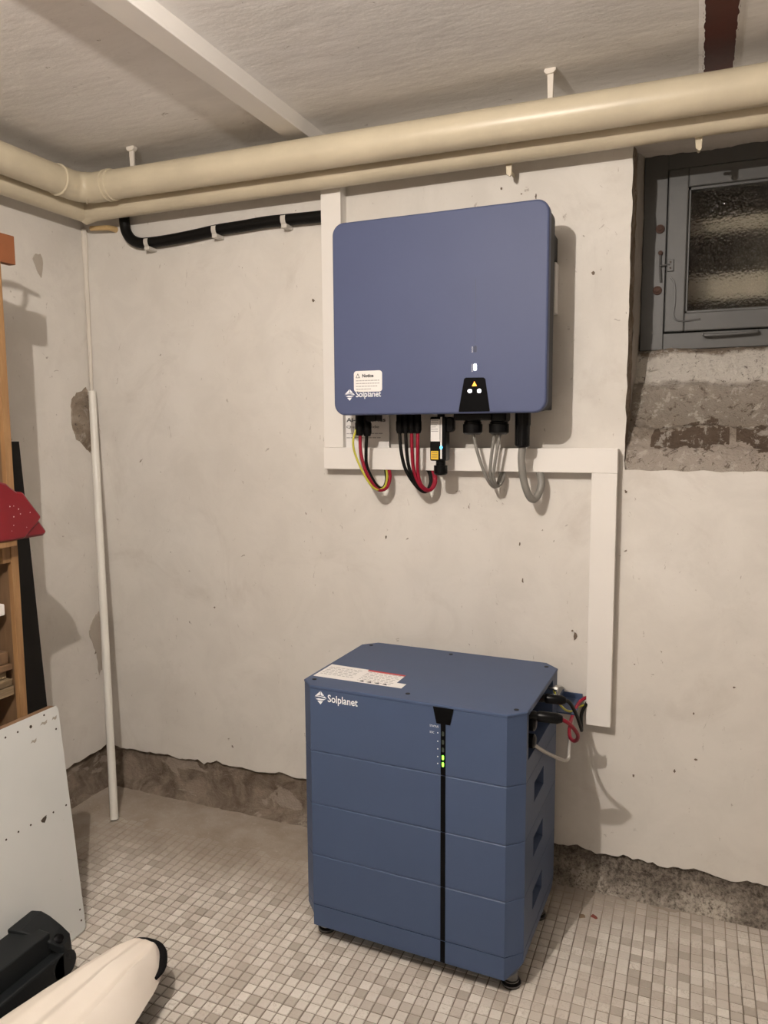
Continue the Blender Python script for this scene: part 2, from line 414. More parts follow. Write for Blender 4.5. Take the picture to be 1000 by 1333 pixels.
for zc, x, y in allt[:300]:
    o = bpy.data.objects.new('tile', tme); COL.objects.link(o); o.parent = fl
    o.location = (x+random.uniform(-.0005, .0005), y+random.uniform(-.0005, .0005), random.uniform(-.0006, .0002)); o.rotation_euler = (0, 0, R(random.uniform(-.9, .9)))
vv, ff = [], []
for zc, x, y in allt[300:]:
    k = len(vv); a = R(random.uniform(-.9, .9)); ca, sa = math.cos(a), math.sin(a); h = random.uniform(-.0006, .0002)
    vv += [(x+u*ca-v*sa, y+u*sa+v*ca, q+h) for u, v, q in tv]; ff += [tuple(q+k for q in f) for f in tf]
me = bpy.data.meshes.new('tile_field'); me.from_pydata(vv, [], ff)
link('tile_field', me, 'floor_tile', fl, kind='stuff')

def sstep(a, b, t): t = min(1, max(0, (t-a)/(b-a))); return t*t*(3-2*t)
mb = MB(); nx_, ny_ = 150, 75; DX0, DX1, DY0, DY1 = XL-.01, .55, 1.05, 2.0
for j in range(ny_+1):
    for i in range(nx_+1):
        x, y = lerp(DX0, DX1, i/nx_), lerp(DY0, DY1, j/ny_)
        e = 1.76+.30*max(0, x+.95); d = max(y-e, -1.66-x, y-1.93)
        d += .05*nz(x, y, 0, 5)+.03*nz(x, y, 2, 14)
        z = -.0026+.0038*sstep(-.12, .17, d)+.0007*nz(x, y, 5, 22)
        if i in (0, nx_) or j == 0: z = -.004
        mb.v.append((x, y, z))
mb.f = [(j*(nx_+1)+i, j*(nx_+1)+i+1, (j+1)*(nx_+1)+i+1, (j+1)*(nx_+1)+i) for j in range(ny_) for i in range(nx_)]
mb.build('dirt_layer', 'floor_dirt', fl, smooth=True, kind='stuff')
struct(MB().box((XL-.2, YF-.1, ZC), (XR+.1, YB+.25, ZC+.1)).build('ceiling', 'ceiling_paint'))

# back wall with the window niche; its plaster ends raggedly above the plinth
NX0, NX1, NZ0, NZ1 = -.165, .43, 1.134, 1.92
def ztop(x):  # top of exposed plinth
    pts = [(-1.95, .128), (-1.85, .132), (-1.5, .138), (-1.1, .146), (-.85, .13), (-.33, .10), (.21, .098), (5, .098)]
    for (a, za), (b, zb) in zip(pts, pts[1:]):
        if x <= b: z = lerp(za, zb, (x-a)/(b-a)); break
    return z+.012*nz(x, 0, 0, 13)+.010*nz(x, 3, 0, 40)+.005*nz(x, 7, 0, 110)
xs = [XL-.02+i*.0125 for i in range(int((NX0-XL+.02)/.0125)+1)]; xs = [x for x in xs if x < NX0-.006]+[NX0]
k = 1
while NX0+k*.0125 < NX1-.006: xs.append(NX0+k*.0125); k += 1
xs.append(NX1)
while xs[-1] < XR: xs.append(xs[-1]+.05)
zs = [0.0]+[.2+i*.0233 for i in range(40)]+[NZ0]
zs += [NZ0+i*.0262 for i in range(1, 30)]+[NZ1, 1.96, 2.0, 2.06]
wb = MB(); idx = {}
def wy(x, z): return YB+.0025*nz(x, 0, z, 2.5)+.0012*nz(x, 5, z, 11)
def wv(i, j):
    if (i, j) not in idx:
        x, z = xs[i], zs[j]; y = wy(x, z)
        if j == 0: z = ztop(x); y += .001
        onx = (abs(x-NX0) < 1e-6 and NZ0-.001 <= z <= NZ1+.001)
        onz = (NX0-.001 <= x <= NX1+.001 and (abs(z-NZ1) < 1e-6 or abs(z-NZ0) < 1e-6))
        if onx: x += .004*nz(0, 0, z, 25)+.003*nz(2, 0, z, 70)
        if onz: z += .004*nz(x, 0, 0, 25)
        idx[i, j] = len(wb.v); wb.v.append((x, y, z))
    return idx[i, j]
for i in range(len(xs)-1):
    for j in range(len(zs)-1):
        xm, zm = (xs[i]+xs[i+1])/2, (zs[j]+zs[j+1])/2
        if NX0 < xm < NX1 and NZ0 < zm < NZ1: continue
        wb.f.append((wv(i, j), wv(i+1, j), wv(i+1, j+1), wv(i, j+1)))
    a, b = wb.v[wv(i, 0)], wb.v[wv(i+1, 0)]
    k = len(wb.v); wb.v += [(a[0], a[1]+.022, a[2]+.004), (b[0], b[1]+.022, b[2]+.004)]; wb.f.append((wv(i, 0), k, k+1, wv(i+1, 0)))
wall = struct(wb.build('wall_back', 'wall_paint', smooth=True))
# niche lining
DY, FX0, FZ0, FZ1 = 2.185, -.150, 1.447, 1.953
def lining(name, mat, A, B, nu, nv, amp, axis, sc=30):
    # A,B : functions u-> point on the wall edge / the frame edge
    mb = MB()
    for v in range(nv+1):
        for u in range(nu+1):
            p = A(u/nu).lerp(B(u/nu), v/nv); e = (0 if v in (0,) else 1)
            d = amp*(nz(*p, sc)+.5*nz(*p, sc*2.7, 3))*e
            q = list(p); q[axis] += d; mb.v.append(tuple(q))
    mb.f = [(v*(nu+1)+u, v*(nu+1)+u+1, (v+1)*(nu+1)+u+1, (v+1)*(nu+1)+u) for v in range(nv) for u in range(nu)]
    return mb.build(name, mat, wall, smooth=True)
JA = lambda u: Vector((NX0+.004*nz(0, 0, lerp(NZ0, NZ1, u), 25)+.003*nz(2, 0, lerp(NZ0, NZ1, u), 70), YB+.001, lerp(NZ0-.01, NZ1+.003, u)))
JM = lambda u: Vector((FX0-.011+.003*nz(0, 1, u, 30), YB+.085, lerp(NZ0-.01, NZ1+.01, u)))
JB = lambda u: Vector((FX0+.001, DY+.03, lerp(NZ0-.01, FZ1+.02, u)))
lining('niche_jamb', 'broken_plaster', JA, JM, 60, 6, .003, 0)  # outer jamb: broken plaster, its dark brown partly standing in for shade
lining('niche_jamb', 'pale_plaster', JM, JB, 60, 8, .004, 0)
lining('niche_jamb', 'broken_plaster', lambda u: Vector((NX1, YB+.001, lerp(NZ0-.01, NZ1+.003, u))), lambda u: Vector((NX1-.015, DY+.03, lerp(NZ0-.01, FZ1+.02, u))), 30, 8, .003, 0)
lining('niche_soffit', 'wall_paint', lambda u: Vector((lerp(NX0-.01, NX1+.01, u), YB+.001, NZ1+.004*nz(lerp(NX0, NX1, u), 0, 0, 25))), lambda u: Vector((lerp(NX0-.01, NX1+.01, u), DY+.03, FZ1)), 40, 10, .005, 2)
prof = [(2.0, 1.130), (2.006, 1.165), (2.020, 1.188), (2.034, 1.196), (2.042, 1.215), (2.052, 1.24), (2.070, 1.244), (2.082, 1.268), (2.100, 1.31), (2.118, 1.345), (2.134, 1.356), (2.142, 1.385), (2.150, 1.415), (2.165, 1.440), (2.20, 1.452)]
mb = MB(); nu = 90
pp = []
for (a, b) in zip(prof, prof[1:]):
    for k in range(4): pp.append((lerp(a[0], b[0], k/4), lerp(a[1], b[1], k/4)))
pp.append(prof[-1])
for q, (y, z) in enumerate(pp):
    for u in range(nu+1):
        x = lerp(NX0-.004, NX1+.004, u/nu); e = min(1, q/5)*min(1, (len(pp)-1-q)/4+.15)
        d = (.007*nz(x, y, z, 22)+.008*nz(x, y, z, 55, 4)+.006*nz(x, y, z, 120, 9))*e
        dz = .012*nz(x, 0, 0, 9, q*.02)*e
        mb.v.append((x, y+d*.8+.002, z+d*.6+dz))
mb.f = [(v*(nu+1)+u, v*(nu+1)+u+1, (v+1)*(nu+1)+u+1, (v+1)*(nu+1)+u) for v in range(len(pp)-1) for u in range(nu)]
mb.build('niche_sill', 'sill_plaster', wall, smooth=True)

# left wall with ragged plaster foot
wl = MB(); ys = [YF+i*.1 for i in range(28)]+[1.0+i*.0125 for i in range(81)]; zl = [0, .2]+[.2+i*.06 for i in range(1, 32)]
zl[-1] = ZC
def ztl(y): return .135-.10*max(0, 1.95-y)*.4+.012*nz(0, y, 0, 13, 5)+.009*nz(0, y, 3, 40)
for j, z in enumerate(zl):
    for y in ys: wl.v.append((XL+.002*nz(0, y, z, 3)+.001*nz(3, y, z, 11), y, max(.03, ztl(y)) if j == 0 else z))
ny = len(ys); wl.f = [(j*ny+i, j*ny+i+1, (j+1)*ny+i+1, (j+1)*ny+i) for j in range(len(zl)-1) for i in range(ny-1)]
k = len(wl.v); wl.v += [(x-.02, y, z+.004) for x, y, z in wl.v[:ny]]; wl.f += [(i, i+1, k+i+1, k+i) for i in range(ny-1)]
wall_l = struct(wl.build('wall_left', 'wall_paint', smooth=True))
struct(MB().box((XR, YF-.1, 0), (XR+.1, YB+.25, ZC)).build('wall_right', 'wall_paint'))
struct(MB().box((XL-.1, YF-.1, 0), (XR+.1, YF, ZC)).build('wall_rear', 'wall_paint'))
# exposed plinths
def plinth_mesh(name, L0, L1, put, n):
    mb = MB(); P = [(.018, .165), (.014, .13), (.012, .10), (.008, .07), (.0, .04), (-.012, .015), (-.030, -.001), (-.05, -.004)]
    rows = []
    for a, b in zip(P, P[1:]):
        for k in range(3): rows.append((lerp(a[0], b[0], k/3), lerp(a[1], b[1], k/3)))
    rows.append(P[-1])
    for q, (d, z) in enumerate(rows):
        for u in range(n+1):
            t = lerp(L0, L1, u/n); e = min(1, (len(rows)-1-q)/4)
            dd = (.006*nz(t, z, 0, 14)+.005*nz(t, z, 3, 45)+.003*nz(t, z, 5, 110))*e
            mb.v.append(put(t, d+dd, max(z, -.002)+(.003*nz(t, d, 9, 30) if z > .005 else 0)))
    mb.f = [(v*(n+1)+u, v*(n+1)+u+1, (v+1)*(n+1)+u+1, (v+1)*(n+1)+u) for v in range(len(rows)-1) for u in range(n)]
    return struct(mb.build(name, 'plinth_plaster', smooth=True))
plinth_mesh('baseboard_back', XL-.02, XR, lambda t, d, z: (t, YB+d, z), 300)
plinth_mesh('baseboard_left', YF, YB+.02, lambda t, d, z: (XL-d, t, z), 300)

# plaster damage on the left wall and sealing bead in the corner
def blob(pts, put, name, mat, parent, n=3, jit=.003, th=.0015):
    P = []
    for a, b in zip(pts, pts[1:]+pts[:1]):
        for k in range(n):
            P.append((lerp(a[0], b[0], k/n)+random.uniform(-jit, jit), lerp(a[1], b[1], k/n)+random.uniform(-jit, jit)))
    m_ = len(P); mb = MB(); mb.add([put(u, v, th) for u, v in P]+[put(u, v, -.003) for u, v in P], [tuple(range(m_))]+[(i, (i+1) % m_, m_+(i+1) % m_, m_+i) for i in range(m_)])
    return mb.build(name, mat, parent)
onl = lambda u, v, t: (XL+.0005+t, u, v)
onb = lambda u, v, t: (u, YB-.0015-t, v)
blob([(1.904, 1.339), (1.932, 1.365), (1.974, 1.384), (1.985, 1.347), (1.985, 1.18), (1.977, 1.167), (1.948, 1.193), (1.915, 1.214), (1.903, 1.282)], onl, 'plaster_damage', 'broken_plaster', wall_l, 4, .004)
simple('flaked_paint', (.44, .39, .33), .9, var=.1)
simple('pale_filler', (.70, .65, .58), .8, var=.06)
simple('chip_dark', (.16, .12, .09), .9)
blob([(1.779, 1.764), (1.792, 1.780), (1.81, 1.786), (1.82, 1.758), (1.808, 1.712), (1.794, 1.732)], onl, 'paint_flake', 'flaked_paint', wall_l, 2, .002)
blob([(1.93, .56), (1.955, .60), (1.985, .62), (1.985, .42), (1.97, .40), (1.965, .48)], onl, 'paint_flake', 'flaked_paint', wall_l, 4, .004)
for x, z, s, t in ((-.252, 1.628, .009, 1), (-1.045, 1.615, .007, 1.3), (-.278, .69, .008, 2.4), (-.285, .705, .005, 1), (-.43, .93, .004, 2.2), (-.82, .93, .004, 2), (-.49, 1.86, .006, 1), (-.40, 1.83, .004, 3), (-.205, .98, .004, 1.2), (-.16, 1.08, .006, 1.3), (-.42, .83, .005, 2.4), (.02, .52, .005, 1), (.11, .60, .006, .5), (-.12, .33, .006, 1), (-.02, .36, .004, 2), (.03, .40, .007, .6)):
    pts = [(x+s*random.uniform(.5, 1)*math.cos(a*1.047)*.7, z+s*t*random.uniform(.5, 1)*math.sin(a*1.047)*.7) for a in range(6)]
    blob(pts, onb, 'paint_chip', 'chip_dark', wall, 2, .0008)
tb = MB(); pts = [(XL+.006+.002*nz(0, 0, z_*.1, 30), 1.993, 1.90-z_*.0535) for z_ in range(11)]
tb.tube(pts, [.009, .010, .008, .007, .008, .007, .006, .007, .006, .006, .004], 8)
tb.build('sealing_bead', 'pale_filler', wall, smooth=True)

# ------------------------------------------------------------ window
wn = bpy.data.objects.new('window_1', None); COL.objects.link(wn); wn.location = (FX0, DY, FZ0); struct(wn)
def wbox(a, b): o = Vector((FX0, DY, FZ0)); return (tuple(Vector(a)-o), tuple(Vector(b)-o))
WR = NX1-.012; SX0, SX1, SZ0, SZ1 = -.089, .345, 1.4935, 1.908; GX0, GX1, GZ0, GZ1 = -.040, .296, 1.541, 1.861
for a, b in (((FX0, DY, FZ0), (SX0-.002, DY+.06, FZ1)), ((SX1+.002, DY, FZ0), (WR, DY+.06, FZ1)), ((SX0-.002, DY+.001, FZ0), (SX1+.002, DY+.06, SZ0-.003)), ((SX0-.002, DY+.001, SZ1+.002), (SX1+.002, DY+.06, FZ1))):
    MB().box(*wbox(a, b)).build('window_frame', 'window_grey', wn, bevel=.002)
sash = bpy.data.objects.new('sash', None)
y0, y1 = DY-.006, DY+.035
sparts = [((SX0, y0, SZ0), (GX0, y1, SZ1)), ((GX1, y0, SZ0), (SX1, y1, SZ1)), ((GX0, y0+.0006, SZ0), (GX1, y1, GZ0)), ((GX0, y0+.0006, GZ1), (GX1, y1, SZ1))]
first = None
for a, b in sparts: MB().box(*wbox(a, b)).build('sash_rail', 'window_grey', wn, bevel=.003)
# glazing bead round the pane
for a, b in (((GX0-.001, y0+.012, GZ0), (GX0+.006, y1, GZ1)), ((GX1-.006, y0+.012, GZ0), (GX1, y1, GZ1)), ((GX0, y0+.012, GZ0-.001), (GX1, y1, GZ0+.006)), ((GX0, y0+.012, GZ1-.006), (GX1, y1, GZ1+.001))):
    MB().box(*wbox(a, b)).build('glazing_bead', 'window_grey', wn)
MB().box(*wbox((GX0, DY+.016, GZ0), (GX1, DY+.020, GZ1))).build('pane', 'obscure_glass', wn)
W0 = Vector((FX0, DY, FZ0))
for x, z, r in ((-.107, 1.762, .0115), (-.109, 1.604, .0115)):
    mb = MB(); c = Vector((x, DY-.0005, z))-W0
    mb.tube([c+Vector((0, .003, 0)), c+Vector((0, -.004, 0)), c+Vector((0, -.006, 0))], [r, r, r*.6], 12); mb.tube([c+Vector((0, -.005, 0)), c+Vector((0, -.009, 0))], r*.5, 8)
    mb.build('rusty_bolt', 'rust', wn, smooth=True)
c = Vector((-.104, DY, 1.70))-W0
mb = MB(); mb.tube([c+Vector((0, .002, 0)), c+Vector((0, -.008, 0))], .006, 10); mb.build('screw_head', 'rust', wn, smooth=True)
mb = MB(); mb.tube(spline([c+Vector(q) for q in ((0, -.004, 0), (.0, -.007, -.035), (.003, -.007, -.075))], 5), .0028, 8)
mb.tube([c+Vector((-.002, -.008, -.033)), c+Vector((.025, -.012, -.033))], .0024, 8); mb.build('latch_rod', 'window_grey', wn, smooth=True)
MB().box(*wbox((-.086, DY-.012, 1.650), (-.070, DY-.005, 1.681))).build('latch_plate', 'window_grey', wn, bevel=.001)
for z in (1.658, 1.673):
    c2 = Vector((-.078, DY-.012, z))-W0; MB().tube([c2+Vector((0, .002, 0)), c2+Vector((0, -.0015, 0))], .0025, 8).build('screw_head', 'holes', wn)
c = -W0
hd = [(.010, DY+.002, 1.482), (.011, DY-.012, 1.481), (.016, DY-.018, 1.479), (.07, DY-.018, 1.479), (.130, DY-.018, 1.482), (.135, DY-.012, 1.484), (.136, DY+.002, 1.485)]
MB().tube(spline([Vector(q)-W0 for q in hd], 4), .0038, 8).build('handle', 'window_grey', wn, smooth=True)
pb = MB(); pb.tube(spline([Vector(q)-W0 for q in ((-.076, DY-.007, 1.635), (-.066, DY-.008, 1.615), (-.064, DY-.008, 1.57), (-.066, DY-.008, 1.535), (-.05, DY-.008, 1.520), (.0, DY-.007, 1.522))], 5), .0022, 6); pb.build('paint_ridge', 'window_grey', wn, smooth=True)
# light well beyond the glass
lw = empty('light_well', (.14, 2.6, 1.3), 'dim masonry light well with pale ledges behind the frosted window', 'light well')
o0 = Vector((.14, 2.6, 1.3))
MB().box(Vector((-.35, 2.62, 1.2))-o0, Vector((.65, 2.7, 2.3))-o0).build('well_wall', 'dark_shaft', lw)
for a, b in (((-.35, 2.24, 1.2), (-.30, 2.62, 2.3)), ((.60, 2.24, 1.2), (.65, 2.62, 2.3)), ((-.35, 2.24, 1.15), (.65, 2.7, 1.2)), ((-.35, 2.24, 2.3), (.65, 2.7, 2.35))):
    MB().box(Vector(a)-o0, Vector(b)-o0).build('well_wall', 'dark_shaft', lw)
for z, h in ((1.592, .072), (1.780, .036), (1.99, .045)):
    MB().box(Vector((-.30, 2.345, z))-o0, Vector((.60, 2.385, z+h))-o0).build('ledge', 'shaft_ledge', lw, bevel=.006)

# ------------------------------------------------------------ ceiling strip, trunking
struct(MB().prism([(-.016, 2.0575), (.051, 2.0575), (.051, 2.07), (-.016, 2.07)], 'y', YF, YB).build('trim_1', 'red_oxide'))
mb = MB(); n = 140
for s_, x0 in ((-1, -.016), (1, .051)):
    k = len(mb.v)
    for i in range(n+1):
        y = lerp(.9, YB, i/n); j = .003*nz(x0, y, 0, 40)+.002*nz(x0, y, 5, 110)
        mb.v += [(x0-s_*(.003)+j, y, 2.0565), (x0+s_*.012, y, ZC+.001)]
    mb.f += [(k+2*i, k+2*i+2, k+2*i+3, k+2*i+1) for i in range(n)]
mb.build('plaster_edge', 'ceiling_paint', bpy.data.objects['trim_1'])

def trunk(a, b, axis, lidside, label, name='cable_trunking'):
    # a..b box; lid = slightly proud plate on the face lidside ('-y' or '-z')
    a, b = Vector(a), Vector(b); o = Vector(((a.x+b.x)/2, b.y, a.z)) if lidside == '-y' else Vector(((a.x+b.x)/2, a.y, b.z))
    e = empty(name, o, label, 'cable trunking')
    if lidside == '-y':
        A, B = Vector((a.x, a.y+.006, a.z)), b.copy(); MB().box(A-o, B-o).build('channel', 'white_pvc', e, bevel=.0012)
        s_ = Vector((.0012, 0, 0)) if axis == 'z' else Vector((0, 0, .0012))
        MB().box(a-s_-o, Vector((b.x, a.y+.0075, b.z))+s_-o).build('lid', 'white_pvc', e, bevel=.0015)
    else:
        MB().box(Vector((a.x, a.y, a.z+.006))-o, b-o).build('channel', 'white_pvc', e, bevel=.0012)
        MB().box(Vector((a.x-.0012, a.y, a.z))-o, Vector((b.x+.0012, b.y, a.z+.0075))-o).build('lid', 'white_pvc', e, bevel=.0015)
    return e
trunk((-.995, 1.96, 1.1895), (-.936, 2.001, 1.955), 'z', '-y', 'white upright cable trunking rising to the pipes behind the blue inverter')
trunk((-.998, 1.96, 1.1285), (-.178, 2.0005, 1.1882), 'x', '-y', 'white horizontal cable trunking running just beneath the blue inverter')
trunk((-.2395, 1.96, .467), (-.1795, 2.0005, 1.127), 'z', '-y', 'white upright cable trunking dropping down the wall towards the battery')
trunk((-1.049, YF, 2.02), (-.987, 1.999, 2.0605), 'y', '-z', 'white cable trunking crossing the ceiling')

# ------------------------------------------------------------ pipes under the ceiling
PZ, PYB, PXL, PR = 1.957, 1.84, -1.735, .041
pe = empty('heating_pipe', (PXL, PYB, PZ), 'thick cream pipe bending round the corner beneath the ceiling', 'pipe')
o0 = Vector((PXL, PYB, PZ))
def wob(p): return p
pp = [Vector((XR, PYB, PZ-.012)), Vector((.1, PYB, PZ-.005)), Vector((-.6, PYB, PZ)), Vector((PXL+.085, PYB, PZ+.008))]
MB().tube([p-o0 for p in spline(pp, 10)], PR, 24, False).build('pipe_run', 'cream_pipe', pe, smooth=True)
pp = [Vector((PXL, PYB-.085, PZ+.008)), Vector((PXL, 1.2, PZ+.008)), Vector((PXL, 0, PZ+.008)), Vector((PXL, YF, PZ+.008))]
MB().tube([p-o0 for p in spline(pp, 10)], PR, 24, False).build('pipe_run', 'cream_pipe', pe, smooth=True)
el = [Vector((PXL+.10, PYB, PZ+.008))]+[Vector((PXL+.055-.055*math.sin(R(a)), PYB-.055+.055*math.cos(R(a)), PZ+.008)) for a in range(0, 91, 10)]+[Vector((PXL, PYB-.10, PZ+.008))]
MB().tube([p-o0 for p in el], PR+.0015, 24).build('elbow', 'cream_pipe', pe, smooth=True)
for p, d in ((Vector((PXL+.095, PYB, PZ+.008)), Vector((1, 0, 0))), (Vector((PXL+.112, PYB, PZ+.008)), Vector((1, 0, 0))), (Vector((PXL, PYB-.10, PZ+.008)), Vector((0, 1, 0))), (Vector((PXL+.02, PYB-.008, PZ+.008)), Vector((.75, .66, 0)))):
    MB().tube([p-o0-d*.004, p-o0-d*.002, p-o0+d*.002, p-o0+d*.004], [PR+.001, PR+.004, PR+.004, PR+.001], 24).build('joint_ring', 'cream_pipe', pe, smooth=True)
LYB, LXL, LZ, LR = 1.920, -1.810, 1.931, .034
pe2 = empty('return_pipe', (LXL, LYB, LZ), 'slimmer beige pipe tucked against the wall below the thick cream pipe', 'pipe'); o0 = Vector((LXL, LYB, LZ))
MB().tube([Vector(p)-o0 for p in ((XR, LYB, LZ-.008), (-.4, LYB, LZ-.003), (LXL, LYB, LZ))], LR, 20).build('pipe_run', 'cream_pipe', pe2, smooth=True)
MB().tube([Vector(p)-o0 for p in ((LXL, LYB+.012, LZ), (LXL, 0, LZ), (LXL, YF, LZ))], LR, 20).build('pipe_run', 'cream_pipe', pe2, smooth=True)
MB().tube([Vector((LXL-.004, LYB, LZ-.026))-o0, Vector((LXL+.045, LYB, LZ-.001))-o0], [.018, .033], 16).build('elbow', 'cream_pipe', pe2, smooth=True)
def clip(x, lab):
    e = empty('pipe_clip', (x, LYB, LZ), lab, 'pipe clip')
    ring = [(0, (LR+.002)*math.cos(R(a)), (LR+.002)*math.sin(R(a))) for a in range(0, 361, 20)]
    mb = MB()
    for s_ in (-.007, .007):
        mb.v += [(s_, q[1], q[2]) for q in ring]
    k = len(ring); mb.f = [(i, i+1, k+i+1, k+i) for i in range(k-1)]
    mb.build('band', 'cream_pipe', e, smooth=True)
    mb = MB().prism([(-.008, -.030), (.008, -.030), (.007, -.058), (.003, -.063), (-.006, -.056)], 'y', .018, .024); mb.build('tab', 'cream_pipe', e, bevel=.001)
    MB().tube([(0, .02, -.045), (0, .0765, -.045)], .004, 8).build('stud', 'cream_pipe', e)
clip(-.457, 'beige pipe clip with hanging tab above the inverter'); clip(-.018, 'beige pipe clip with hanging tab above the window'); 
def hanger(x, lab, zt):
    e = empty('pipe_hanger', (x, PYB, ZC), lab, 'pipe hanger')
    h = ZC-(PZ+PR)
    MB().prism([(-.008, -.008), (-.006, -h-.006), (.006, -h-.006), (.007, -.008)], 'y', -.004, .004).build('strap', 'pale_filler', e, bevel=.0015)
    MB().prism([(-.013, .002), (-.015, -.006), (-.009, -.012), (.007, -.011), (.013, -.005), (.013, .002)], 'y', -.009, .009).build('mounting_plate', 'pale_filler', e, bevel=.002)
hanger(-.338, 'white painted strap hanger holding the cream pipe above the inverter', 0); hanger(-1.546, 'white painted strap hanger holding the cream pipe near the corner', 0)
# short stub and elbow fitting below the return pipe in the corner
tag(MB().tube([(-1.835, 1.972, 1.893), (-1.765, 1.972, 1.888), (-1.760, 1.985, 1.888), (-1.758, 2.002, 1.888)], [.008, .008, .009, .010], 10).build('pipe_stub', 'pine', smooth=True), 'short tan pipe stub in the corner under the beige pipe', 'pipe')
simple('tan_stub', (.55, .38, .18), .5); bpy.data.objects['pipe_stub'].data.materials[0] = MATS['tan_stub']
# black hose
hz = [(-1.703, 1.978, 1.935), (-1.703, 1.978, 1.90), (-1.699, 1.979, 1.872), (-1.680, 1.980, 1.846), (-1.650, 1.981, 1.832), (-1.613, 1.981, 1.829), (-1.55, 1.981, 1.829), (-1.45, 1.981, 1.834), (-1.354, 1.981, 1.841), (-1.27, 1.981, 1.843), (-1.19, 1.981, 1.846), (-1.12, 1.981, 1.845), (-1.05, 1.981, 1.843), (-.992, 1.981, 1.842)]
hs = empty('insulated_hose', (-1.35, 1.998, 1.84), 'black insulated hose bending from the pipes towards the upright trunking', 'hose'); o0 = Vector((-1.35, 1.998, 1.84))
MB().tube([p-o0 for p in spline(hz, 6)], .0165, 14).build('hose', 'black_rubber', hs, smooth=True)
for x, z in ((-1.612, 1.829), (-1.359, 1.841), (-1.121, 1.845)):
    e = Vector((x, 1.981, z))-o0; mb = MB(); ring = []
    for a in range(150, 331, 20): ring.append((e.y+.0185*math.cos(R(a)), e.z+.0185*math.sin(R(a))))
    for s_ in (-.008, .008): mb.v += [(e.x+s_, q[0], q[1]) for q in ring]
    k = len(ring); mb.f = [(i, i+1, k+i+1, k+i) for i in range(k-1)]
    mb.box((e.x-.004, e.y-.019, e.z-.026), (e.x+.014, .0005, e.z-.016)); mb.build('clip', 'clear_clip', hs)
# loose white pipe leaning in the corner
a, b = Vector((-1.679, 1.786, .001)), Vector((-1.868, 1.978, 1.372))
lp = empty('leaning_pipe', a, 'long white plastic pipe leaning in the room corner', 'pipe')
d = (b-a).normalized()
MB().tube([Vector((0, 0, .004)), (b-a)*.33, (b-a)*.66, b-a], .0125, 18, False).build('tube', 'white_pipe', lp, smooth=True)
MB().tube([Vector((0, 0, .012)), d*.016], .0118, 14).build('dark_bore_plug', 'holes', lp)  # dark plug whose colour stands in for shade inside the pipe end

# ------------------------------------------------------------ inverter
IX0, IX1, IZ0, IZ1, IY = -.8885, -.3300, 1.278, 1.7685, 1.81
iv = empty('inverter', ((IX0+IX1)/2, 1.99, IZ0), 'wide blue hybrid inverter with rounded corners mounted on the wall', 'inverter'); o0 = Vector(iv.location)
def L_(*p): return Vector(p)-o0
cov = MB().prism([(x-o0.x, z-o0.z) for x, z in rrect(IX0, IZ0, IX1, IZ1, .031, 10)], 'y', IY-o0.y, IY+.030-o0.y).build('cover', 'blue_panel', iv, bevel=.005, bseg=3, smooth=True)
MB().prism([(x-o0.x, z-o0.z) for x, z in rrect(IX0+.006, IZ0+.004, IX1-.0015, IZ1-.006, .028, 8)], 'y', IY+.0295-o0.y, IY+.084-o0.y).build('cover_skirt', 'dark_heatsink', iv, bevel=.002)
MB().prism([(x-o0.x, z-o0.z) for x, z in [(IX0+.03, IZ0+.012), (-.342, IZ0+.008), (-.342, 1.70), (-.36, 1.735), (IX0+.06, 1.735), (IX0+.03, 1.70)]], 'y', IY+.08-o0.y, 1.955-o0.y).build('body', 'dark_heatsink', iv, bevel=.003)
MB().prism([(x-o0.x, z-o0.z) for x, z in [(-.36, 1.655), (-.3385, 1.655), (-.3385, 1.712), (-.352, 1.735), (-.36, 1.735)]], 'y', IY+.06-o0.y, 1.975-o0.y).build('side_grip', 'dark_heatsink', iv, bevel=.002)
for k in range(12):
    x = IX0+.06+k*.038; MB().box(L_(x, 1.954, IZ0+.05), L_(x+.004, 1.978, 1.72)).build('cooling_fin', 'dark_heatsink', iv)
MB().box(L_(-.70, 1.954, 1.55), L_(-.352, 1.9985, 1.66)).build('wall_bracket', 'steel', iv)
MB().box(L_(-.356, 1.955, 1.53), L_(-.3385, 1.9985, 1.654)).build('bracket_end', 'label_white', iv, bevel=.001)
MB().tube([L_(-.35, 1.93, 1.525), L_(-.342, 1.93, 1.525)], .005, 10).build('knob', 'black_plastic', iv)
MB().prism([(x-o0.x, z-o0.z) for x, z in [(-.532, 1.3625), (-.5275, 1.3655), (-.483, 1.3645), (-.4785, 1.361), (-.4665, 1.284), (-.4675, 1.2825), (-.5445, 1.2825), (-.5455, 1.285)]], 'y', IY-.0012-o0.y, IY+.002-o0.y).build('status_panel', 'gloss_black', iv)
SP = bpy.data.objects['status_panel']
def disc(cx, cz, rx, rz, name, mat, parent, y=IY-.0018, n=14):
    return MB().prism([(cx+rx*math.cos(2*math.pi*k/n)-o0.x, cz+rz*math.sin(2*math.pi*k/n)-o0.z) for k in range(n)], 'y', y-o0.y, y+.0012-o0.y).build(name, mat, parent)
disc(-.517, 1.3328, .0056, .0046, 'indicator_light', 'led_white', SP); disc(-.4935, 1.3325, .005, .0052, 'indicator_light', 'led_white', SP)
MB().prism([(x-o0.x, z-o0.z) for x, z in [(-.5115, 1.3445), (-.4995, 1.3445), (-.5055, 1.3555)]], 'y', IY-.0019-o0.y, IY-.0008-o0.y).build('warning_light', 'led_orange', SP)
MB().prism([(x-o0.x, z-o0.z) for x, z in rrect(-.5085, 1.3815, -.5005, 1.3985, .0038, 4)], 'y', IY-.0008-o0.y, IY+.002-o0.y).build('light_slot', 'led_white', iv)
MB().prism([(x-o0.x, z-o0.z) for x, z in rrect(-.5085, 1.4255, -.5005, 1.4415, .003, 4)], 'y', IY-.0006-o0.y, IY+.002-o0.y).build('light_slot', 'slot_dark', iv)
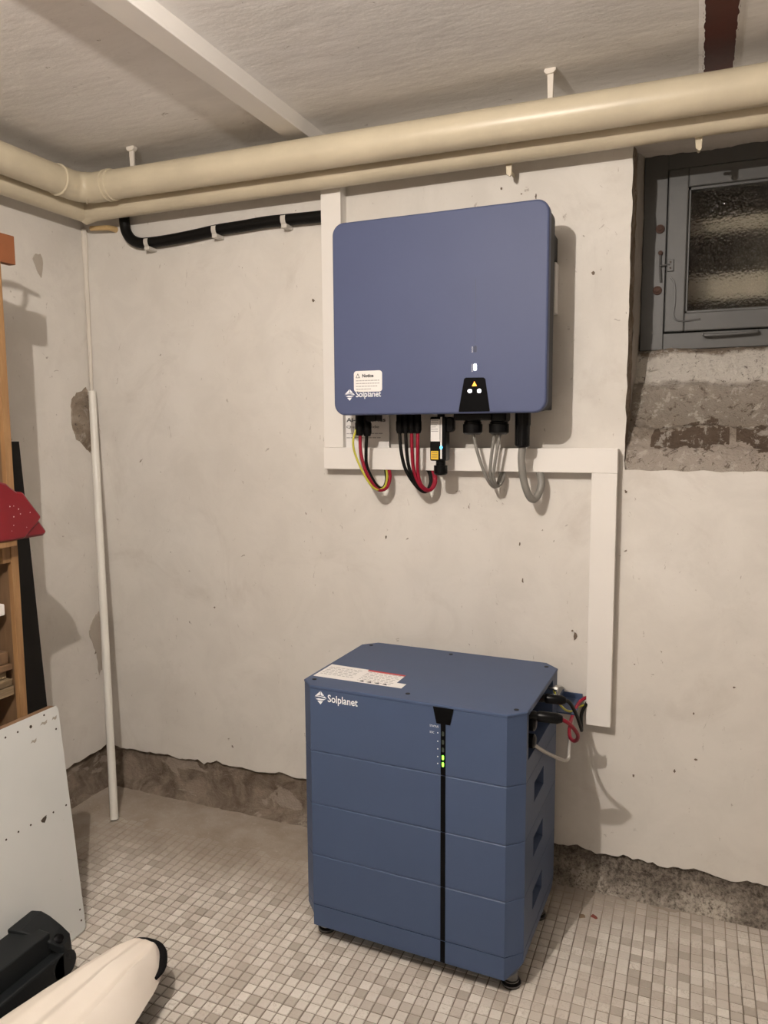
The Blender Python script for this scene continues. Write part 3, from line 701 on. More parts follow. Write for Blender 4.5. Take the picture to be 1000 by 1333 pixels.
MB().box(L_(-.5047, IY-.0004, 1.447), L_(-.5038, IY+.002, 1.60)).build('groove_line', 'slot_dark', iv)
text('BATTERY', 'slot_lettering', 'white_print', iv, L_(-.510, IY-.0008, 1.3795), .019, rot=90); text('SOLAR', 'slot_lettering', 'white_print', iv, L_(-.510, IY-.0008, 1.426), .014, rot=90)
def logo(parent, cx, cz, s, y, ox=(0, 0, 0), mat='white_print'):
    P = [[(-.06, .98), (-.06, .42), (-.95, .12)], [(.06, .98), (.06, .40), (.30, .34), (.60, .38)], [(-.95, -.02), (-.5, .14), (.0, .16), (.5, .08), (.98, .02), (.70, .28), (.40, .22), (-.1, .26), (-.5, .24)],
         [(-.78, -.24), (-.3, -.10), (.2, -.14), (.75, -.10), (.95, -.02), (.55, -.28), (.1, -.36), (-.35, -.34)], [(-.50, -.50), (-.1, -.46), (.2, -.48), (.42, -.44), (.0, -.98)]]
    for q in P:
        MB().prism([(cx+u*s-ox[0], cz+v*s-ox[2]) for u, v in q], 'y', y-.0008-ox[1], y+.0006-ox[1]).build('logo_mark', mat, parent)
logo(iv, -.8425, 1.3305, .0148, IY, o0)
text('Solplanet', 'logo_lettering', 'white_print', iv, L_(-.8245, IY-.0009, 1.3195), .071, .0205, bold=.012)
nl = MB().prism([(x-o0.x, z-o0.z) for x, z in rrect(-.8300, 1.3375, -.7505, 1.3915, .008, 5)], 'y', IY-.0009-o0.y, IY+.001-o0.y).build('notice_label', 'label_white', iv)
text('Notice', 'label_lettering', 'label_ink', nl, L_(-.806, IY-.0012, 1.3745), .0320, .0088, bold=.05)
for q in ([(-.8245, 1.3735), (-.8125, 1.3735), (-.8185, 1.3855)],):
    MB().prism([(x-o0.x, z-o0.z) for x, z in q], 'y', IY-.0012-o0.y, IY-o0.y).build('warning_triangle', 'label_ink', nl)
MB().prism([(x-o0.x, z-o0.z) for x, z in [(-.8222, 1.3748), (-.8148, 1.3748), (-.8185, 1.3822)]], 'y', IY-.0014-o0.y, IY-o0.y).build('warning_triangle', 'label_white', nl)
for k, wd in enumerate((.066, .066, .060, .042)):
    z = 1.3665-k*.0072; x = -.8240
    while x < -.8240+wd-.004:
        w_ = random.uniform(.004, .009); MB().box(L_(x, IY-.0011, z-.001), L_(min(x+w_, -.8240+wd), IY, z+.0010)).build('print_line', 'label_grey', nl); x += w_+.0014
# underside glands and sockets belong to the inverter
MB().box(L_(-.575, 1.86, 1.262), L_(-.475, 1.93, 1.292)).build('gland_plate', 'black_plastic', iv, bevel=.003)
MB().box(L_(-.480, 1.865, 1.258), L_(-.440, 1.92, 1.292)).build('gland_plate', 'black_plastic', iv, bevel=.006)
MB().box(L_(-.825, 1.87, 1.262), L_(-.795, 1.92, 1.292)).build('switch', 'black_plastic', iv, bevel=.004)
def gland(x, y, zt, zb, r, parent, o):
    mb = MB(); z = zt; c = lambda z: Vector((x, y, z))-o
    h = zt-zb
    mb.tube([c(zt), c(zt-h*.32), c(zt-h*.36), c(zt-h*.44), c(zt-h*.46), c(zb+h*.1), c(zb)], [r*.8, r*.8, r*.9, r*.9, r, r, r*.72], 10)
    return mb.build('cable_gland', 'black_plastic', parent, smooth=True)
gland(-.535, 1.90, 1.275, 1.2255, .026, iv, o0); gland(-.466, 1.90, 1.275, 1.2255, .026, iv, o0)
MB().tube([L_(-.404, 1.90, 1.29), L_(-.404, 1.90, 1.25), L_(-.404, 1.90, 1.247), L_(-.4045, 1.90, 1.22), L_(-.4045, 1.90, 1.197), L_(-.4045, 1.90, 1.193)], [.0195, .0195, .018, .018, .0185, .014], 14).build('cable_gland', 'black_plastic', iv, smooth=True)
for k in range(5):
    a = R(-110+k*40); MB().tube([L_(-.404+.0185*math.sin(a), 1.90-.0185*math.cos(a), 1.285), L_(-.404+.0185*math.sin(a), 1.90-.0185*math.cos(a), 1.20)], .0018, 6).build('gland_rib', 'black_plastic', iv)

# booklet standing on the trunking behind the inverter
bk = empty('booklet', (-.875, 1.985, 1.1888), 'white quick guide booklet tucked behind the inverter on the horizontal trunking', 'booklet'); b0 = Vector(bk.location)
MB().box(Vector((-.948, 1.982, 1.1888))-b0, Vector((-.802, 1.987, 1.395))-b0).build('pages', 'label_white', bk, bevel=.0006)
def btext(s_, x, z, w_, h, bold=0): text(s_, 'cover_lettering', 'label_ink', bk, Vector((x, 1.9813, z))-b0, w_, h, bold=bold)
btext('Ai-HB Series', -.934, 1.262, .122, .012, .02); btext('Quick Guide', -.934, 1.243, .102, .009)
for z, a, b in ((1.229, -.934, -.825), (1.217, -.934, -.83)):
    x = a
    while x < b:
        w_ = random.uniform(.006, .013); MB().box(Vector((x, 1.9815, z-.0013))-b0, Vector((x+w_, 1.9825, z+.0013))-b0).build('print_line', 'label_grey', bk); x += w_+.002

# cables under the inverter: plug at the top, tail curling up into the trunking
def cable(name, pts, r, mat, label, plug=None, group=None, cat='cable', sub=7):
    o = Vector(pts[0]); e = empty(name, o, label, cat, group)
    MB().tube([p-o for p in spline(pts, sub)], r, 10).build('sheath', mat, e, smooth=True)
    if plug:
        (x, y, zt, zb, pr) = plug; c = lambda z: Vector((x, y, z))-o; h = zt-zb
        MB().tube([c(zt), c(zt-h*.45), c(zt-h*.5), c(zb+h*.15), c(zb)], [pr, pr, pr*1.12, pr*1.12, pr*.8], 12).build('plug', 'black_plastic', e, smooth=True)
    return e
yin = 1.975
cable('earth_wire', [(-.858, 1.90, 1.285), (-.861, 1.893, 1.247), (-.8708, 1.889, 1.2073), (-.862, 1.889, 1.1652), (-.8347, 1.893, 1.1083), (-.8137, 1.908, 1.077), (-.7988, 1.935, 1.0795), (-.7975, 1.955, 1.1053), (-.806, 1.969, 1.135)], .0031, 'yellow_wire', 'yellow earth wire curling below the left plugs of the inverter')
cable('solar_cable', [(-.8545, 1.90, 1.226), (-.8525, 1.90, 1.1755), (-.8376, 1.902, 1.1227), (-.8113, 1.915, 1.0765), (-.7939, 1.94, 1.0775), (-.7894, 1.958, 1.1053), (-.800, 1.974, 1.135)], .0047, 'red_wire', 'red cable in the plug pair beside the yellow earth wire', (-.8565, 1.90, 1.29, 1.224, .0112))
cable('solar_cable', [(-.8365, 1.905, 1.226), (-.8415, 1.910, 1.1753), (-.8405, 1.914, 1.137), (-.8205, 1.924, 1.0905), (-.8068, 1.944, 1.077), (-.8012, 1.960, 1.0987), (-.810, 1.974, 1.135)], .0047, 'black_rubber', 'black cable in the plug pair beside the yellow earth wire', (-.8355, 1.905, 1.29, 1.222, .0112))
GX = [('black_rubber', 'outer black cable in the row of four plugs under the inverter'), ('black_rubber', 'inner black cable in the row of four plugs under the inverter'), ('red_wire', 'inner red cable in the row of four plugs under the inverter'), ('red_wire', 'outer red cable in the row of four plugs under the inverter')]
for k, (mt_, lb) in enumerate(GX):
    x = -.7355+.0171*k; q = k-1.5
    cable('solar_cable', [(x, 1.895, 1.232), (x+.004-.0015*k, 1.895, 1.1805), (lerp(x, -.695, .38), 1.90+.002*k, 1.131), (-.690+q*.0046, 1.916+.001*k, 1.0895+.001*q), (-.672+q*.004, 1.938, 1.0725+.0016*q), (-.6615+q*.0045, 1.953, 1.0915), (-.666+q*.005, 1.964, 1.1158), (-.679+q*.006, 1.974, 1.136)], .0047, mt_, lb, (x, 1.895, 1.29, 1.2295, .0094))
D_ = [((-.534, -.5211, -.5036, -.4921, -.4827, -.4778, -.4794), 'thin grey data cable from the first round gland'), ((-.477, -.4840, -.4893, -.4860, -.4795, -.4725, -.4745), 'thin grey data cable at one side of the second round gland'), ((-.463, -.4715, -.4805, -.4800, -.4750, -.4680, -.4695), 'thin grey data cable at the other side of the second round gland')]
for k, (X_, lb) in enumerate(D_):
    cable('data_cable', [(x, y, z) for x, y, z in zip(X_, (1.90, 1.90, 1.905+.002*k, 1.925+.002*k, 1.945+.002*k, 1.958+.003*k, 1.974), (1.228, 1.1775, 1.126, 1.095, 1.0885+.0015*k, 1.110, 1.136))], .0042, 'grey_cable', lb)
cable('mains_cable', [(-.4045, 1.90, 1.197), (-.4067, 1.90, 1.1588), (-.4008, 1.903, 1.110), (-.3909, 1.915, 1.072), (-.3803, 1.932, 1.059), (-.3702, 1.950, 1.0757), (-.3666, 1.960, 1.103), (-.3774, 1.974, 1.137)], .0098, 'grey_cable', 'thick grey mains cable curling from the long black gland', sub=9)
# communication dongle
dg = empty('dongle', (-.618, 1.90, 1.276), 'black communication dongle with glowing blue light plugged under the inverter', 'dongle'); d0 = Vector(dg.location)
DL = lambda *p: Vector(p)-d0
MB().box(DL(-.6445, 1.877, 1.1575), DL(-.601, 1.915, 1.2725)).build('housing', 'black_plastic', dg, bevel=.004)
MB().tube([DL(-.620, 1.897, 1.29), DL(-.620, 1.897, 1.268)], .010, 12).build('socket', 'black_plastic', dg, smooth=True)
MB().prism([(x-d0.x, z-d0.z) for x, z in rrect(-.605, 1.232, -.583, 1.272, .010, 5)], 'y', 1.885-d0.y, 1.907-d0.y).build('side_knob', 'black_plastic', dg, bevel=.003)
MB().box(DL(-.6415, 1.8758, 1.2085), DL(-.6165, 1.878, 1.2655)).build('data_label', 'label_white', dg)
for k in range(6): MB().box(DL(-.640, 1.8753, 1.2615-k*.0055), DL(-.640+random.uniform(.012, .021), 1.877, 1.2632-k*.0055)).build('print_line', 'label_grey', dg)
MB().box(DL(-.6150, 1.8758, 1.163), DL(-.6105, 1.878, 1.2715)).build('light_strip', 'label_white', dg)
MB().box(DL(-.6405, 1.8758, 1.1615), DL(-.6205, 1.878, 1.1835)).build('warning_label', 'label_yellow', dg)
for k in range(3): MB().box(DL(-.638, 1.8753, 1.179-k*.006), DL(-.623, 1.877, 1.1803-k*.006)).build('print_line', 'label_ink', dg)
MB().prism([(-.6128-d0.x+.0036*math.cos(k*.524), 1.1925-d0.z+.0042*math.sin(k*.524)) for k in range(12)], 'y', 1.8748-d0.y, 1.877-d0.y).build('blue_light', 'led_blue', dg)
MB().tube([DL(-.6205, 1.897, 1.16), DL(-.6205, 1.897, 1.146), DL(-.6205, 1.897, 1.145), DL(-.6205, 1.897, 1.124), DL(-.6205, 1.897, 1.120)], [.013, .013, .0185, .0185, .015], 12).build('cable_gland', 'black_plastic', dg, smooth=True)

# ------------------------------------------------------------ battery tower
bt = empty('battery_tower', (-.580, 1.507, 0), 'tall blue stacked home battery standing on the tiled floor', 'battery', rz=R(-1.8))
BW, BC, BD = .541, .034, .385
ZL = [.0455, .0985, .2268, .3555, .4862, .6456]
def octa(wd, c, d, y0=0, e=0): h = wd/2; q = e*.2; return [(-h+c, y0+e), (h-c, y0+e), (h-q, y0+c), (h-q, y0+d-c), (h-c, y0+d-q), (-h+c, y0+d-q), (-h+q, y0+d-c), (-h+q, y0+c)]
def loft(rings):
    mb = MB(); n = 8
    for poly, z in rings: mb.v += [(x, y, z) for x, y in poly]
    for k in range(len(rings)-1): mb.f += [(k*n+i, k*n+(i+1) % n, (k+1)*n+(i+1) % n, (k+1)*n+i) for i in range(n)]
    mb.f += [tuple(range(n-1, -1, -1)), tuple((len(rings)-1)*n+i for i in range(n))]; return mb
g = .0004
def module(name, z0, z1, mat='blue_battery'):
    return loft([(octa(BW, BC, BD, 0, .0018), z0), (octa(BW, BC, BD), z0+.0018), (octa(BW, BC, BD), z1-.0018), (octa(BW, BC, BD, 0, .0018), z1)]).build(name, mat, bt)
def cutter(a, b):
    o = MB().box(a, b).build('cut', 'blue_battery'); o.matrix_world = bt.matrix_world; o.parent = bt; return o
bpy.context.view_layer.update()
base = loft([(octa(BW-.035, BC, BD-.03, .015), ZL[0]), (octa(BW-.006, BC, BD-.006, .0005), ZL[0]+.016), (octa(BW, BC, BD), ZL[0]+.03), (octa(BW, BC, BD), ZL[1])])
# base: front stays flush, flanks taper in
bs = MB(); n = 8; h = BW/2
def bring(inx, iny, z): return [(-h+BC, 0, z), (h-BC, 0, z), (h-inx, BC, z), (h-inx, BD-BC-iny, z), (h-BC-inx*.3, BD-iny, z), (-h+BC+inx*.3, BD-iny, z), (-h+inx, BD-BC-iny, z), (-h+inx, BC, z)]
for q in (bring(.016, .05, ZL[0]), bring(.0, .02, ZL[0]+.03), bring(0, 0, ZL[1]-.0006)): bs.v += q
for k in range(2): bs.f += [(k*n+i, k*n+(i+1) % n, (k+1)*n+(i+1) % n, (k+1)*n+i) for i in range(n)]
bs.f += [tuple(range(n-1, -1, -1)), tuple(2*n+i for i in range(n))]
bs.build('base', 'blue_battery', bt)
for k in range(1, 4):
    mo = module('battery_module', ZL[k]+g, ZL[k+1]-g); zc = lerp(ZL[k], ZL[k+1], .56)
    cut = []
    for s_ in (-1, 1):
        x0, x1 = sorted((s_*(BW/2-.035), s_*(BW/2+.02)))
        c = MB().add([(x0, .118, zc-.012), (x1, .110, zc-.026), (x1, .212, zc-.026), (x0, .204, zc-.012), (x0, .118, zc+.024), (x1, .110, zc+.025), (x1, .212, zc+.025), (x0, .204, zc+.024)],
                     [(0, 3, 2, 1), (4, 5, 6, 7), (0, 1, 5, 4), (1, 2, 6, 5), (2, 3, 7, 6), (3, 0, 4, 7)]).build('cut', 'blue_battery'); c.parent = bt; cut.append(c)
    boolean(mo, cut)
cu = module('control_unit', ZL[4]+g, ZL[5]-.006)
c1 = MB().box((BW/2-.055, .050, .532), (BW/2+.03, .300, .632)).build('cut', 'blue_battery'); c1.parent = bt
boolean(cu, [c1])
tp = loft([(octa(BW+.002, BC+.0005, BD+.002, -.001), ZL[5]-.006), (octa(BW+.002, BC, BD+.002, -.001), ZL[5]-.0015), (octa(BW-.002, BC, BD-.002, .001), ZL[5])]).build('top_cover', 'blue_battery', bt)
for x, y in ((-.243, .352), (-.012, .358), (.243, .352), (.247, .036), (-.247, .040), (-.003, .036)):
    MB().tube([(x, y, ZL[5]-.002), (x, y, ZL[5]+.0008)], .0055, 12).build('screw_disc', 'gloss_black', tp)  # flat black disc at each screw position
# label on the lid
lb = MB().prism([(-.262, .062), (-.040, .0625), (-.030, .062), (-.030, .092), (-.055, .0925), (-.055, .150), (-.262, .158)], 'z', ZL[5]-.0005, ZL[5]+.0006).build('type_label', 'label_white', tp)
MB().prism([(-.155, .1535), (-.055, .150), (-.055, .141), (-.155, .1435)], 'z', ZL[5], ZL[5]+.0009).build('red_band', 'label_red', lb)
for k in range(7):
    for xa, xb in ((-.255, -.165), (-.150, -.06)):
        y = .136-k*.0105; x = xa
        if k == 6 and xa < -.2: continue
        while x < xb-.006:
            w_ = random.uniform(.005, .013); MB().box((x, y, ZL[5]), (min(x+w_, xb), y+.0028, ZL[5]+.0008)).build('print_line', 'label_grey', lb); x += w_+.003
for x in (-.135, -.115, -.095, -.075):
    MB().prism([(x-.006, .067), (x+.006, .067), (x, .078)], 'z', ZL[5], ZL[5]+.0009).build('warning_triangle', 'label_ink', lb)
# front strip, fascia and lamps
MB().prism([(.0715, .6405), (.1190, .6405), (.1110, .6035), (.0795, .6035)], 'y', -.0018, .004).build('fascia', 'gloss_black', bt)
zz = [.604]+[q for z in (ZL[4], ZL[3], ZL[2], ZL[1]) for q in (z+.0012, z-.0012)]+[ZL[0]+.001]
for k in range(0, len(zz), 2): MB().box((.0895, -.0012, zz[k+1]), (.1005, .003, zz[k])).build('light_strip', 'gloss_black', bt)
for z, mt_ in ((.5817, 'led_off'), (.5626, 'led_off'), (.5452, 'led_off'), (.5277, 'led_green'), (.5119, 'led_green')):
    MB().prism(rrect(.0925, z-.0052, .0972, z+.0052, .002, 3), 'y', -.0018, 0).build('indicator_light', mt_, bt)
    MB().prism([(.0825+.0014*math.cos(k*1.047), z+.0014*math.sin(k*1.047)) for k in range(6)], 'y', -.0006, .001).build('print_dot', 'white_print', bt)
text('STATUS', 'small_lettering', 'white_print', bt, (.0640, -.0007, .5935), .020, .0045); text('SOC', 'small_lettering', 'white_print', bt, (.0640, -.0007, .579), .010, .0045)
logo(bt, -.2085, .6185, .0160, 0)
text('Solplanet', 'logo_lettering', 'white_print', bt, (-.1890, -.0009, .6060), .0775, .0235, bold=.012)
# feet
for x in (-.232, .238):
    for y in (.056, .315):
        mb = MB(); mb.tube([(x, y, 0), (x, y, .006), (x, y, .010), (x, y, .016)], [.021, .0215, .017, .010], 16); ft = mb.build('foot', 'black_rubber', bt, smooth=True)
        MB().tube([(x, y, .0125), (x, y, .015), (x, y, .0155), (x, y, .0465)], [.0185, .0185, .0155, .0155], 14).build('levelling_nut', 'dark_steel', ft, smooth=True)
        MB().tube([(x, y, .004), (x, y, .0075)], .0225, 16).build('foot_ring', 'dark_steel', ft, smooth=True)
# sockets inside the side recess and the bracket to the wall
XS = BW/2
for y, z in ((.086, .600), (.084, .562)):
    MB().tube([(XS-.056, y, z), (XS-.016, y, z), (XS-.012, y, z), (XS+.004, y, z), (XS+.008, y, z)], [.012, .012, .0165, .0165, .011], 8).build('socket', 'black_plastic', bt, smooth=True)
MB().box((XS-.012, BD-.012, .522), (XS+.0415, BD+.107, .526)).build('wall_bracket', 'blue_battery', bt, bevel=.001)
MB().box((XS-.012, BD+.101, .522), (XS+.0415, BD+.105, .540)).build('wall_bracket', 'blue_battery', bt, bevel=.001)
MB().box((XS-.012, BD-.060, .522), (XS-.008, BD+.107, .545)).build('wall_bracket', 'blue_battery', bt, bevel=.001)
mb = MB().tube([(XS-.006, .280, .618), (XS+.008, .280, .618), (XS+.009, .280, .618), (XS+.016, .280, .618)], [.004, .004, .008, .008], 8); mb.build('earth_bolt', 'steel', bt, smooth=True)

# cables at the battery side
def bcable(name, pts, r, mat, label, plug=None):
    o = Vector(pts[0]); e = empty(name, o, label, 'cable')
    MB().tube([p-o for p in spline(pts, 8)], r, 10).build('sheath', mat, e, smooth=True)
    if plug:
        a, b, pr = Vector(plug[0])-o, Vector(plug[1])-o, plug[2]
        MB().tube([a, a.lerp(b, .45), a.lerp(b, .5), a.lerp(b, .55), a.lerp(b, .9), b], [pr, pr, pr*.85, pr*1.1, pr*1.1, pr*.7], 12).build('plug', 'black_plastic', e, smooth=True)
bcable('battery_cable', [(-.262, 1.72, .613), (-.252, 1.75, .597), (-.242, 1.80, .549), (-.239, 1.86, .495), (-.243, 1.90, .478), (-.249, 1.94, .503), (-.236, 1.972, .530)], .0045, 'black_rubber', 'black cable from the battery side into the upright trunking', ((-.352, 1.70, .618), (-.258, 1.722, .612), .0105))
bcable('battery_cable', [(-.250, 1.60, .614), (-.234, 1.62, .598), (-.222, 1.66, .563), (-.226, 1.70, .533), (-.240, 1.74, .510), (-.255, 1.78, .504), (-.262, 1.83, .513), (-.262, 1.90, .522), (-.254, 1.95, .532), (-.236, 1.975, .539)], .0045, 'red_wire', 'red cable looping from the battery side into the upright trunking', ((-.352, 1.575, .622), (-.246, 1.602, .613), .0110))
bcable('battery_data_cable', [(-.318, 1.590, .560), (-.306, 1.612, .540), (-.292, 1.68, .497), (-.266, 1.755, .452), (-.2575, 1.782, .446), (-.259, 1.80, .457), (-.265, 1.85, .473), (-.267, 1.90, .492), (-.263, 1.945, .508), (-.236, 1.968, .522)], .0042, 'pale_cable', 'thin grey cable drooping from the battery side to the upright trunking')
bcable('battery_earth_wire', [(-.296, 1.785, .615), (-.291, 1.782, .600), (-.283, 1.80, .572), (-.274, 1.85, .540), (-.264, 1.90, .522), (-.255, 1.945, .519), (-.236, 1.97, .520)], .0028, 'yellow_wire', 'yellow earth wire from the bolt on the battery side')

# ------------------------------------------------------------ shelf rack at the left wall
sr = empty('shelf_rack', (-1.68, .95, 0), 'tall pine shelf rack against the left wall', 'shelf'); r0 = Vector((-1.68, .95, 0))
def rb(a, b, name, mat, bev=.001): return MB().box(Vector(a)-r0, Vector(b)-r0).build(name, mat, sr, bevel=bev)
rb((-1.514, 1.3005, 0), (-1.50, 1.3205, 1.679), 'post', 'pine'); rb((-1.535, .40, 0), (-1.50, .4205, 1.679), 'post', 'pine')
rb((-1.865, 1.300, 0), (-1.83, 1.3205, 1.679), 'post', 'pine'); rb((-1.865, .40, 0), (-1.83, .4205, 1.679), 'post', 'pine')
rb((-1.5195, .35, 1.631), (-1.4985, 1.361, 1.697), 'top_rail', 'brown_plank', .0015)
rb((-1.87, .38, 1.679), (-1.520, 1.340, 1.697), 'shelf_board', 'pine')
rb((-1.87, .38, .973), (-1.470, 1.2925, .987), 'shelf_board', 'pine'); rb((-1.87, .38, .585), (-1.585, 1.2995, .603), 'shelf_board', 'ply_brown'); rb((-1.87, .38, .16), (-1.502, 1.2995, .178), 'shelf_board', 'pine')
rb((-1.52, 1.278, .930), (-1.502, 1.2995, .9735), 'cleat', 'pine')
rb((-1.878, .40, .05), (-1.866, 1.32, 1.63), 'back_panel', 'ply_brown')
rb((-1.83, 1.306, .10), (-1.514, 1.314, 1.64), 'side_panel', 'ply_brown')
# plank leaning inside upper bay
tag(MB().add([(-1.56, 1.20, .988), (-1.53, 1.20, .988), (-1.53, 1.24, .988), (-1.56, 1.24, .988), (-1.56, 1.252, 1.30), (-1.53, 1.252, 1.30), (-1.53, 1.292, 1.30), (-1.56, 1.292, 1.30)], [(0, 3, 2, 1), (4, 5, 6, 7), (0, 1, 5, 4), (1, 2, 6, 5), (2, 3, 7, 6), (3, 0, 4, 7)]).build('wooden_offcut', 'pine'), 'pine offcut leaning upright in the shelf rack behind the red plastic part', 'wood')
# red plastic part on the shelf, poking past the post
rp = empty('plastic_part', (-1.48, 1.30, .987), 'red plastic part with faceted pointed end lying on the shelf rack', 'plastic part'); p0 = Vector((-1.48, 1.30, .987))
main = [(1.18, .9885), (1.310, .9875), (1.352, 1.020), (1.364, 1.0345), (1.313, 1.099), (1.296, 1.1005), (1.283, 1.110), (1.270, 1.121), (1.18, 1.150)]
MB().prism([(u-p0.y, v-p0.z) for u, v in main], 'x', -1.498-p0.x, -1.463-p0.x).build('shell', 'red_plastic', rp, bevel=.0045, bseg=1)
MB().prism([(u-p0.y, v-p0.z) for u, v in [(1.29, .9868), (1.372, .9868), (1.385, .994), (1.350, 1.040), (1.30, 1.04)]], 'x', -1.494-p0.x, -1.468-p0.x).build('tip', 'red_plastic', rp, bevel=.006, bseg=1)
MB().prism([(u-p0.y, v-p0.z) for u, v in [(1.30, .9855), (1.378, .9855), (1.391, .993), (1.3835, 1.004), (1.30, .999)]], 'x', -1.4975-p0.x, -1.492-p0.x).build('rim', 'tan_strip', rp)  # thin tan strip behind the lower edge of the tip
for k in range(9):
    u, v = 1.285+random.uniform(-.02, .045), 1.045+random.uniform(-.04, .035); r_ = random.uniform(.0006, .0014)
    MB().prism([(u+r_*math.cos(q*1.57+k)-p0.y, v+r_*1.2*math.sin(q*1.57+k)-p0.z) for q in range(4)], 'x', -1.4635-p0.x, -1.4625-p0.x).build('paint_fleck', 'label_white', rp)
# scraps on the lower shelf
def scrap(a, b, rz, lab, mat='scrap_wood'):
    a, b = Vector(a), Vector(b); c = (a+b)/2; c.z = a.z
    mb = MB().box(a-c, b-c); mb.v = [(x+.004*nz(x, y, z, 40, c.z), y, z+(.003*nz(x, y, z, 30) if z > .001 else 0)) for x, y, z in mb.v]
    o = mb.build('wooden_offcut', mat, bevel=.002); o.location = c; o.rotation_euler = (0, 0, rz); tag(o, lab, 'wood', 'wood offcuts stacked on the lower shelf'); return o
scrap((-1.60, .85, .6035), (-1.515, 1.298, .628), 0, 'pale wood offcut at the bottom of the shelf stack'); scrap((-1.61, .82, .6285), (-1.512, 1.292, .647), 0, 'second wood offcut in the shelf stack'); scrap((-1.60, .84, .6475), (-1.518, 1.285, .668), R(1.5), 'third wood offcut in the shelf stack')
scrap((-1.62, .80, .6685), (-1.513, 1.294, .683), R(-1), 'fourth wood offcut in the shelf stack', 'ply_brown'); scrap((-1.60, .86, .6835), (-1.520, 1.292, .712), 0, 'dark wood offcut on top of the shelf stack', 'ply_brown')
bx = empty('tube_box', (-1.54, 1.20, .7125), 'blue carton with white end on the wood stack', 'carton'); q0 = Vector(bx.location)
MB().box(Vector((-1.575, 1.10, .7125))-q0, Vector((-1.545, 1.262, .80))-q0).build('carton_support', 'ply_brown', bx); MB().box(Vector((-1.57, 1.08, .8))-q0, Vector((-1.52, 1.272, .832))-q0).build('carton', 'blue_tube', bx, bevel=.003); MB().box(Vector((-1.569, 1.2715, .802))-q0, Vector((-1.519, 1.290, .830))-q0).build('cap', 'label_white', bx, bevel=.003)
# bent handle on the rack top (its shadow falls on the left wall)
ht = empty('tool_handle', (-1.40, .98, 1.697), 'bent metal handle lying on the shelf rack top', 'tool'); t0 = Vector(ht.location)
MB().prism([(u-t0.y, v-t0.z) for u, v in ((.93, 1.752), (1.11, 1.775), (1.16, 1.778), (1.212, 1.765), (1.211, 1.758), (1.16, 1.766), (1.11, 1.763), (.93, 1.738))], 'x', .010, .016).build('blade', 'dark_steel', ht)
MB().tube(spline([Vector((.013, u-t0.y, v-t0.z)) for u, v in ((1.182, 1.764), (1.181, 1.745), (1.170, 1.733), (1.145, 1.727), (1.115, 1.735), (1.08, 1.755))], 6), .0042, 8).build('grip', 'black_plastic', ht, smooth=True)
MB().box((-.20, -.12, .0005), (.03, -.02, .060)).build('block', 'black_plastic', ht, bevel=.004)
# black board leaning between rack and wall
bb = MB().add([(-1.765, 1.34, .001), (-1.745, 1.34, .001), (-1.745, 1.632, .001), (-1.765, 1.632, .001), (-1.858, 1.34, 1.212), (-1.838, 1.34, 1.212), (-1.838, 1.645, 1.212), (-1.858, 1.645, 1.212)], [(0, 3, 2, 1), (4, 5, 6, 7), (0, 1, 5, 4), (1, 2, 6, 5), (2, 3, 7, 6), (3, 0, 4, 7)]).build('black_panel', 'black_board', bevel=.001)
tag(bb, 'tall black panel leaning on the left wall beside the pine rack', 'panel')
# white board leaning on the rack
bo = empty('white_board', (-1.37, 1.05, 0), 'white melamine board with drill holes leaning at the rack foot', 'board'); b0 = Vector((-1.37, 1.05, 0))
def onboard(y, t, d=0):  # t = height fraction, d = off the face
    nx, nzv = .987, .158
    return (lerp(-1.368, -1.447, t)+d*nx, y, lerp(.002, .563, t)+d*nzv)
def bpoly(name, mat, pts, d0, d1, bev=0, parent=None):
    m_ = len(pts); mb = MB().add([Vector(onboard(y, t, d1))-b0 for y, t in pts]+[Vector(onboard(y, t, d0))-b0 for y, t in pts], [tuple(range(m_)), tuple(range(2*m_-1, m_-1, -1))]+[(i, m_+i, m_+(i+1) % m_, (i+1) % m_) for i in range(m_)])
    return mb.build(name, mat, parent or bo, bevel=bev)
out = [(.70, 0), (1.335, 0), (1.341, .012), (1.364, .985), (1.358, 1.0), (.70, 1.0)]
bpoly('core', 'chipboard', out, -.026, -.0008); face = bpoly('face', 'melamine', out, -.0008, 0)
def hole(y, t, r=.0026): bpoly('dark_hole_disc', 'holes', [(y+r*math.cos(k*1.047), t+r/.567*math.sin(k*1.047)) for k in range(6)], -.0005, .0004, parent=bo)  # dark disc on the face, painting the shade inside a drilled hole
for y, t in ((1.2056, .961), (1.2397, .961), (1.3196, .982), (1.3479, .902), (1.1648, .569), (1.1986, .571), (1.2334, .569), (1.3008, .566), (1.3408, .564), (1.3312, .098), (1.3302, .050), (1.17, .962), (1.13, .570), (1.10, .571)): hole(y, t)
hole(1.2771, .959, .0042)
simple('paint_scuff', (.36, .33, .28), .8)
for y, t, s_ in ((1.3149, .950, .011), (1.2786, .895, .009), (1.3480, .951, .008)):
    bpoly('scuff', 'paint_scuff', [(y-s_, t-.004), (y-s_*.4, t+.007), (y+s_*.3, t+.003), (y+s_, t+.008), (y+s_*.8, t-.004), (y+s_*.2, t-.009), (y-s_*.3, t-.002)], -.0005, .0004)
bpoly('chipped_spot', 'holes', [(1.262, .562), (1.269, .568), (1.280, .572), (1.279, .560), (1.272, .545), (1.265, .552)], -.0005, .0004)

